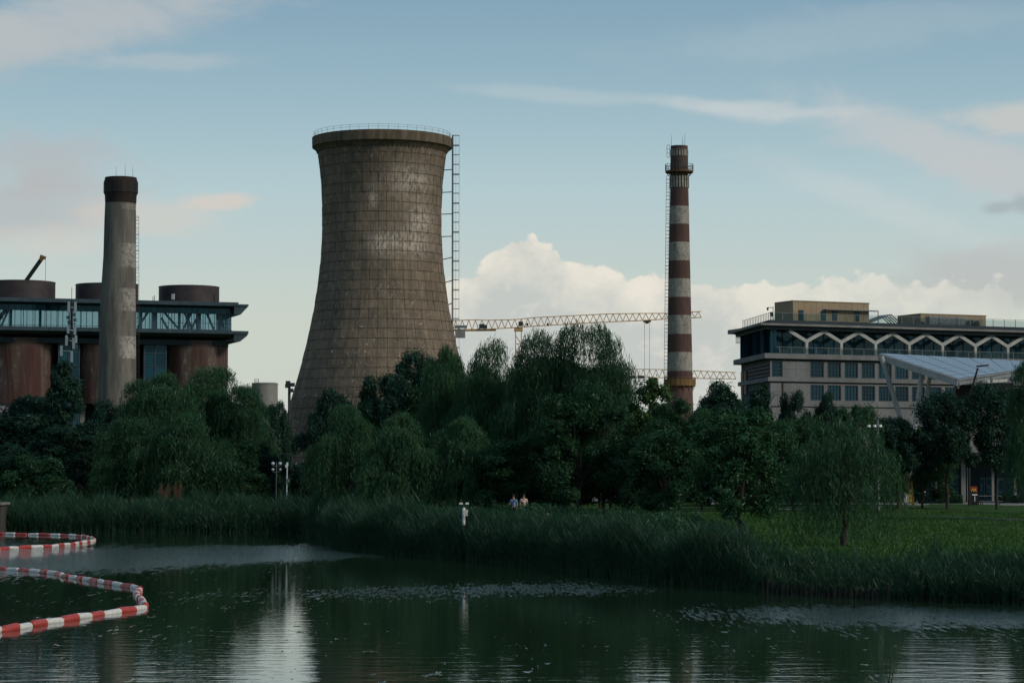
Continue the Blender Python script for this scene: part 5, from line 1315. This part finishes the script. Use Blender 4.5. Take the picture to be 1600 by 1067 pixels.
def boom(pxs, label, step=1.24, phase=0):
    wp = [on_water(a, b) for a, b in pxs]; b0_ = wp[0]
    o = empty('floating_boom', (b0_.x, b0_.y, 0), label, 'boom', 'red and white floating booms')
    pts = catmull([(p.x, p.y) for p in wp], step)
    rp_ = MB(); rr = random.Random(len(pxs))
    for i in range(len(pts) - 1):
        a, c = pts[i], pts[i + 1]; m = (a + c) / 2; d = c - a
        f = link('float', FLm[((i + phase) % 2, 0)], o, (m.x - b0_.x + rr.uniform(-.02, .02), m.y - b0_.y + rr.uniform(-.02, .02), .035 + rr.uniform(-.02, .02)))
        f.rotation_euler = (rr.uniform(-.2, .2), rr.uniform(-.045, .045), math.atan2(d.y, d.x) + rr.uniform(-.10, .10)); sc_ = rr.uniform(.94, 1.05); f.scale = (sc_ * .94, sc_, sc_)
        rp_.bar((a.x, a.y, .06), (c.x, c.y, .06), .03)
    rp_.build('rope', M['steel_dark'], o)
boom([(-260, 880), (-60, 885), (0, 889.5), (30, 891.5), (60, 894), (92, 898), (100, 901.5), (130, 906), (165, 912), (180, 914.5), (200, 917), (214, 919), (220, 921), (213, 926), (214, 932), (220, 938), (224, 944), (227, 950), (217, 952.5), (190, 956), (165, 959), (140, 963.5), (110, 968.5), (80, 973), (50, 978), (25, 983), (0, 987), (-60, 998), (-260, 1040)], 'nearer loop of red and white floats on the water at lower left')
boom([(-300, 829), (0, 834.5), (60, 835.8), (105, 837), (128, 838.5), (142, 841), (148, 844), (142, 846.5), (130, 848), (110, 851), (75, 854.5), (30, 856.5), (0, 858.5), (-300, 872)], 'farther smaller loop of red and white floats near the left reeds', 1.24)

# foreground reed stalks, close to the viewer
DR = 25.0; b = P(1388, 1067, DR)
o = empty('reed_stalk', (b.x, DR, 0), 'thin green reed stalks sticking up at the bottom edge of the view', 'reed')
v = MB()
v.path([(b.x - .005, DR, 0), P(1389, 1067, DR), P(1392, 1040, DR), P(1392.5, 1018, DR)], .011, 6, .003)
v.path([(b.x + .03, DR, 0), P(1393, 1067, DR), P(1397, 1040, DR), P(1399, 1026, DR)], .010, 6, .003); 
v.build('stem', L_REED, o)
v = MB(); v.bar(P(1390, 1055, DR), P(1397, 1050, DR), .012, .003); v.bar(P(1388, 1067, DR), P(1384, 1040, DR), .008, .003); v.build('leaf', L_REED, o)

# ------------------------------------------------------------------ timber edging
tp = on_water(1300, 931)
o = empty('timber_edging', (tp.x, tp.y, 0), 'row of dark timber posts holding the lawn bank at the water', 'retaining wall')
TIM = weathered((.05, .045, .04), .4, 3, name='wet_timber')
x = on_water(1190, 924).x; rr = random.Random(2)
while x < on_water(1392, 936).x:
    y = float(yshore(x)) - .12; v = MB(); r_ = rr.uniform(.055, .075); h_ = .42 + rr.uniform(-.06, .08)
    v.tube((x, y, -.4), (x + rr.uniform(-.02, .02), y, h_), r_, r_ * .95, 8); v.build('timber_post', TIM, o); x += rr.uniform(.14, .19)

# ------------------------------------------------------------------ people
def skin_body(name, joints, edges, radii, m_, parent, lev=2):
    me = bpy.data.meshes.new(name); me.from_pydata(joints, edges, []); ob_ = link(name, me, parent)
    md = ob_.modifiers.new('skin', 'SKIN'); sv = me.skin_vertices[0].data
    for i, r_ in enumerate(radii): sv[i].radius = r_ if isinstance(r_, tuple) else (r_, r_)
    sv[0].use_root = True; md.use_smooth_shade = True
    s_ = ob_.modifiers.new('sub', 'SUBSURF'); s_.levels = lev; s_.render_levels = lev; me.materials.append(m_); return ob_
SKIN = plain('skin', (.36, .22, .15), .6, var=.05); HAIR = plain('dark_hair', (.015, .012, .01), .7)
def person(px, D, label, shirt, trousers, rz, bag=None, arm=0.0):
    b = pole_base(px, D); o = empty('person', b, label, 'person', rz=rz)
    J = [(0, 0, .95), (0, 0, 1.18), (0, 0, 1.40), (0, 0, 1.50), (0, .01, 1.60), (0, .02, 1.70),
         (.17, 0, 1.40), (.24, -.02 - arm * .1, 1.14), (.20, .10 + arm * .15, .93 + arm * .25), (.19, .16 + arm * .2, .86 + arm * .33),
         (-.17, 0, 1.40), (-.24, -.04, 1.14), (-.23, .06, .90), (-.22, .09, .82),
         (.09, 0, .88), (.10, .05, .50), (.10, -.02, .10), (.11, .12, .03),
         (-.09, 0, .88), (-.11, .09, .50), (-.12, .14, .10), (-.12, .27, .03)]
    E_ = [(0, 1), (1, 2), (2, 3), (3, 4), (4, 5), (2, 6), (6, 7), (7, 8), (8, 9), (2, 10), (10, 11), (11, 12), (12, 13), (0, 14), (14, 15), (15, 16), (16, 17), (0, 18), (18, 19), (19, 20), (20, 21)]
    Rd = [(.14, .10), (.13, .09), (.14, .09), .055, .085, .075, .055, .042, .034, .03, .055, .042, .034, .03, .08, .056, .04, .035, .08, .056, .04, .035]
    skin_body('body', J, E_, Rd, SKIN, o)
    jt = [J[0], J[1], J[2], (0, 0, 1.46), J[6], (.225, -.015, 1.22), J[10], (-.225, -.03, 1.22)]
    skin_body('shirt', jt, [(0, 1), (1, 2), (2, 3), (2, 4), (4, 5), (2, 6), (6, 7)], [(.165, .12), (.155, .11), (.165, .11), .065, .08, .066, .08, .066], shirt, o)
    jp = [(0, 0, .96), J[14], J[15], J[16], J[18], J[19], J[20]]
    skin_body('trousers', jp, [(0, 1), (1, 2), (2, 3), (0, 4), (4, 5), (5, 6)], [(.155, .115), .10, .075, .06, .10, .075, .06], trousers, o)
    hr = MB(); hr.lathe([(.085, 1.60), (.10, 1.66), (.098, 1.72), (.07, 1.785), (.02, 1.80)], (0, -.01), 14, cap_top=True); me = hr.mesh('hair', HAIR, smooth=True); link('hair', me, o)
    fc_ = MB(); fc_.box((0, .105, 1.635), (.022, .03, .04)); fc_.box((-.032, .095, 1.66), (.02, .01, .01)); fc_.box((.032, .095, 1.66), (.02, .01, .01)); fc_.box((0, .097, 1.60), (.04, .01, .008)); link('face', fc_.mesh('face', SKIN), o)
    for sx in (-1, 1):                                                # five fingers on each hand
        w = J[9] if sx > 0 else J[13]; hd = MB()
        for k, ln in enumerate((.065, .075, .07, .055)):
            p = Vector(w) + Vector((-.02 + k * .013, .01, -.01)); q = p + Vector((0, .02, -ln * .6)); hd.path([p, q, q + Vector((0, -.012, -ln * .4))], .0085, 6, .006)
        p = Vector(w) + Vector((-sx * .02, .01, .01)); hd.path([p, p + Vector((-sx * .02, .02, -.025)), p + Vector((-sx * .015, .03, -.045))], .0095, 6, .007)
        link('fingers', hd.mesh('fingers', SKIN), o)
    if bag:
        v = MB(); v.bar((-.15, .125, 1.46), (.17, .14, 1.02), .045, .02); v.bar((-.15, -.125, 1.46), (.17, -.14, 1.02), .045, .02); v.box((.2, -.05, .95), (.1, .24, .2)); link('shoulder_bag', v.mesh('shoulder_bag', bag), o)
    return o
person(802.5, 158, 'person in a light blue shirt with a dark bag strap walking behind the reeds', plain('blue_shirt', (.13, .26, .46), .8, var=.1), plain('black_trousers', (.015, .015, .02), .8), R(165), M['black'], 1.0)
person(818.5, 159, 'person in a pale pink top standing right of the walker in blue', plain('pink_top', (.60, .42, .38), .8, var=.1), plain('dark_trousers', (.03, .03, .035), .8), R(190))

# ------------------------------------------------------------------ cars seen through the trunks
TYRE = plain('tyre_rubber', (.02, .02, .02), .8)
def car(px, D, rz, label):
    b = pole_base(px, D); b.z += .07
    o = empty('parked_car', b, label, 'car', 'white cars parked behind the trees', rz=rz)
    prof = [(-2.2, .35), (-2.25, .75), (-2.1, .98), (-1.45, 1.05), (-.85, 1.45), (.75, 1.48), (1.45, 1.0), (2.1, .85), (2.2, .6), (2.15, .35)]
    n = len(prof); v = MB(); vs = []
    for y, ins in ((-.85, .0), (-.78, .04), (.78, .04), (.85, .0)):
        for (x, z) in prof: vs.append((x, y * (1 - .12 * max(0, z - .95) / .5), z + (.03 if abs(y) < .8 else 0)))
    fs_ = [tuple(range(n - 1, -1, -1)), tuple(range(3 * n, 4 * n))]
    for k in range(3):
        for i in range(n): fs_.append((k * n + i, k * n + (i + 1) % n, (k + 1) * n + (i + 1) % n, (k + 1) * n + i))
    v.add(vs, fs_); link('body', v.mesh('body', M['white_paint'], smooth=True), o)
    for s_ in (-1, 1):
        for poly in ([(-1.25, 1.06), (-.82, 1.38), (-.05, 1.40), (-.05, 1.04)], [(.05, 1.04), (.05, 1.40), (.70, 1.40), (1.25, 1.02)]):
            v = MB(); v.poly([(x, s_ * (.857 - .10 * (z - .95)), z) for x, z in poly]); link('side_window', v.mesh('side_window', M['glass_dark']), o)
        for x in (-1.35, 1.35):
            v = MB(); v.tube((x, s_ * .66, .32), (x, s_ * .87, .32), .33, n=20); wo = link('wheel', v.mesh('wheel', TYRE), o)
            v = MB(); v.tube((x, s_ * .868, .32), (x, s_ * .885, .32), .2, n=14); link('rim', v.mesh('rim', M['steel_grey']), wo)
        v = MB(); v.box((2.12, s_ * .6, .68), (.12, .32, .14)); link('headlight', v.mesh('headlight', M['steel_grey']), o)
    v = MB(); v.poly([(.82, -.66, 1.46), (.82, .66, 1.46), (1.44, .74, 1.035), (1.44, -.74, 1.035)]); link('windscreen', v.mesh('windscreen', M['glass_dark']), o)
car(1125, 233, R(8), 'white car parked behind the feathery young tree'); car(962, 228, R(175), 'white car parked behind the right end of the willow group')

# ------------------------------------------------------------------ shop, hedge, sign under the right-hand trees
b = pole_base(1500, 252)
o = empty('shop_building', b, 'low dark shop with pale posts and glass front under the right-hand trees', 'building')
x0_, x1_ = (1425 - 800) / F * 250, (1680 - 800) / F * 250; zt_ = 6.2
v = MB(); v.box(((x0_ + x1_) / 2, 256, 3.8), (x1_ - x0_, 8, 4.8)); v.build('wall', M['navy2'], o)
v = MB(); v.box(((x0_ + x1_) / 2, 254, zt_ + .25), (x1_ - x0_ + 1, 13, .4)); v.build('roof', M['steel_dark'], o)
for px_, w_ in ((1443, .35), (1461.5, .2), (1473.5, .22), (1504, .45), (1512, .3), (1550, .25), (1585, .25)):
    v = MB(); x = (px_ - 800) / F * 249.5; v.box((x, 249.5, 3.9), (w_, .25, 4.6)); v.build('post', M['concrete'], o)
for a, c in ((1444, 1451), (1453, 1460), (1463, 1472), (1484.5, 1495), (1530, 1538), (1540, 1548), (1556, 1568), (1570, 1582)):
    xa, xc = (a - 800) / F * 251.8, (c - 800) / F * 251.8; v = MB(); v.box(((xa + xc) / 2, 251.9, 2.9), (xc - xa, .12, 2.3)); f = v.build('window', M['steel_grey'], o)
    v = MB(); v.box(((xa + xc) / 2, 251.82, 2.9), (xc - xa - .12, .05, 2.15)); v.build('pane', M['glass_dark'], f)
def hedge(px0, px1, D, h_, label, seed):
    r = np.random.default_rng(seed); n = 9000; xa, xb = (px0 - 800) / F * D, (px1 - 800) / F * D
    o = empty('hedge', ((xa + xb) / 2, D, float(zg((xa + xb) / 2, D))), label, 'hedge')
    p = r.uniform(-1, 1, (n, 3)); ax = r.integers(0, 3, n); p[np.arange(n), ax] = np.sign(p[np.arange(n), ax]) * r.uniform(.85, 1.05, n)
    C = p * np.array([(xb - xa) / 2, .5, h_ / 2]) + np.array([0, 0, h_ / 2]); C[:, 2] = C[:, 2] * (1 + .12 * np.sin(C[:, 0] * 2.5))
    nr = unit(r.normal(size=(n, 3)) + p * .5); u = unit(np.cross(nr, r.normal(size=(n, 3)))); vv = np.cross(nr, u); s_ = r.uniform(.04, .09, (n, 1))
    link('leaves', quads_mesh('leaves', C, u * s_, vv * s_ * .6, L_DRK), o)
    v = MB(); v.box((0, 0, h_ * .45), ((xb - xa) - .2, .8, h_ * .8)); link('branches', v.mesh('branches', BARK), o)
hedge(1436, 1500, 238, 1.0, 'clipped dark hedge in front of the shop windows', 1)
hedge(1556, 1640, 240, .9, 'clipped dark hedge at the right edge beside the shop', 2)
b = pole_base(1521, 229)
o = empty('sign_pillar', b, 'black pillar carrying an orange-red square sign with a yellow letter m', 'sign')
v = MB(); v.box((b.x, b.y, b.z + .70), (.78, .35, 1.4)); v.build('pillar', M['black'], o)
sgc = P(1521, 767.5, 229)
v = MB(); v.box((sgc.x, 229, sgc.z), (.74, .16, .92)); v.build('sign_panel', plain('orange_red_sign', (.26, .05, .015), .5, var=.08), o)
v = MB(); v.tube((sgc.x - .25, 229, b.z + 1.3), (sgc.x - .25, 229, sgc.z - .4), .03, n=6); v.tube((sgc.x + .25, 229, b.z + 1.3), (sgc.x + .25, 229, sgc.z - .4), .03, n=6); v.build('sign_support', M['steel_dark'], o)
v = MB()
for cx_ in (-.11, .11):
    pts = [(sgc.x + cx_ + .11 * math.cos(t), 228.9, sgc.z - .2 + .42 * math.sin(t)) for t in np.linspace(math.pi, 0, 10)]; v.path(pts, .035, 5)
v.build('letter_m', plain('yellow_letter', (.85, .50, .04), .5, var=.03), o)
v = MB(); v.box((b.x, b.y - .2, b.z + 1.1), (.5, .02, .12)); v.box((b.x, b.y - .2, b.z + .72), (.07, .02, .5)); v.build('pillar_marking', M['white_paint'], o)
b = pole_base(1545, 232)
o = empty('picnic_table', b, 'grey outdoor table with benches right of the sign pillar', 'table')
v = MB(); v.box(b + Vector((0, 0, .95)), (2.2, .8, .06)); v.build('tabletop', M['steel_grey'], o)
for s_ in (-1, 1): v = MB(); v.box(b + Vector((0, s_ * .7, .45)), (2.2, .3, .05)); v.build('bench_seat', M['steel_grey'], o)
for s_ in (-1, 1): v = MB(); v.bar(b + Vector((s_ * .8, -.7, 0)), b + Vector((s_ * .8, .3, .92)), .07); v.bar(b + Vector((s_ * .8, .7, 0)), b + Vector((s_ * .8, -.3, .92)), .07); v.build('leg', M['steel_dark'], o)
# yellow machine sculpture behind the big willow's right side
b = pole_base(1410, 205)
o = empty('sculpture', b, 'tall yellow steel sculpture with round holes right of the big lawn willow', 'sculpture')
YEL = plain('sculpture_yellow', (.26, .14, .025), .6)
a0 = P(1405, 733, 205)
v = MB(); v.box((a0.x, 205, (b.z + a0.z) / 2), (.42, .35, a0.z - b.z)); v.build('column', YEL, o)
for y_ in (737, 743, 752):
    c = P(1405.5, y_, 204.8); v = MB(); v.tube(c + Vector((0, -.06, 0)), c + Vector((0, .06, 0)), .22 if y_ != 743 else .17, n=16); rg_ = v.build('ring', YEL if y_ != 743 else M['black'], o)
v = MB(); v.bar(P(1417, 745, 205), P(1424, 785, 205), .2); v.bar(P(1424, 752, 205), P(1428, 790, 205), .14); v.build('strut', YEL, o)
v = MB(); v.box(P(1421, 778, 204.8), (.3, .3, .6)); v.build('plate', plain('pale_yellow', (.5, .4, .15), .6), o)
RUST = weathered((.07, .038, .022), .5, 3, name='rust_steel')
def petal(px_, y0, y1, w, lab, D=203, m_=RUST):
    b = pole_base(px_, D); o = empty('sculpture', b, lab, 'sculpture', 'rusty sheet sculptures'); zt = P(px_, y0, D).z - b.z; hw = w / 2 / F * D
    pts = [(-hw * .7, 0), (hw * .7, 0), (hw * .8, zt * .55), (hw, zt * .8), (hw * .55, zt), (0, zt * .68), (-hw * .5, zt * .95), (-hw, zt * .75), (-hw * .75, zt * .4)]
    v = MB(); n = len(pts); vs = [(x, -.04, z) for x, z in pts] + [(x, .04, z) for x, z in pts]; v.add(vs, [tuple(range(n)), tuple(range(2 * n - 1, n - 1, -1))] + [(i, i + n, (i + 1) % n + n, (i + 1) % n) for i in range(n)])
    link('sheet', v.mesh('sheet', m_), o); v = MB(); v.box((0, 0, .06), (hw * 2, .5, .12)); link('plinth', v.mesh('plinth', M['concrete']), o)
petal(258, 753, 785, 20, 'rusty twin-pointed sheet sculpture, the left of the two under the willow'); petal(279, 749, 785, 14, 'narrower rusty sheet sculpture, the right of the two under the willow')
petal(22, 756, 785, 9, 'small ochre sheet sculpture left of the lone rounded shrub')
# stone bridge end at the left margin
b = on_water(-25, 826); M['dark_stone'] = weathered((.06, .058, .052), .4, 1.0, name='dark_stone')
o = empty('stone_bridge', (b.x, b.y - 2, 0), 'pale stone bridge end with a railing at the far left of the water', 'bridge')
xa, xb = P(-120, 800, 190).x, P(4, 800, 190).x; zt = P(0, 783, 190).z
v = MB(); v.box(((xa + xb) / 2, 190.5, zt / 2 - .3), (xb - xa, 3, zt + .0)); v.build('abutment', M['dark_stone'], o)
v = MB(); v.box(((xa + xb) / 2, 190.5, zt - .18), (xb - xa + .3, 3.3, .2)); v.build('coping', M['slab'], o)
for k in range(22): v = MB(); x = xa + (xb - xa) * (k + .5) / 22; v.bar((x, 189.1, zt - .1), (x, 189.1, zt + .6), .06); v.build('baluster', M['steel_dark'], o)
v = MB(); v.bar((xa, 189.1, zt + .62), (xb, 189.1, zt + .62), .08); v.build('handrail', M['steel_dark'], o)
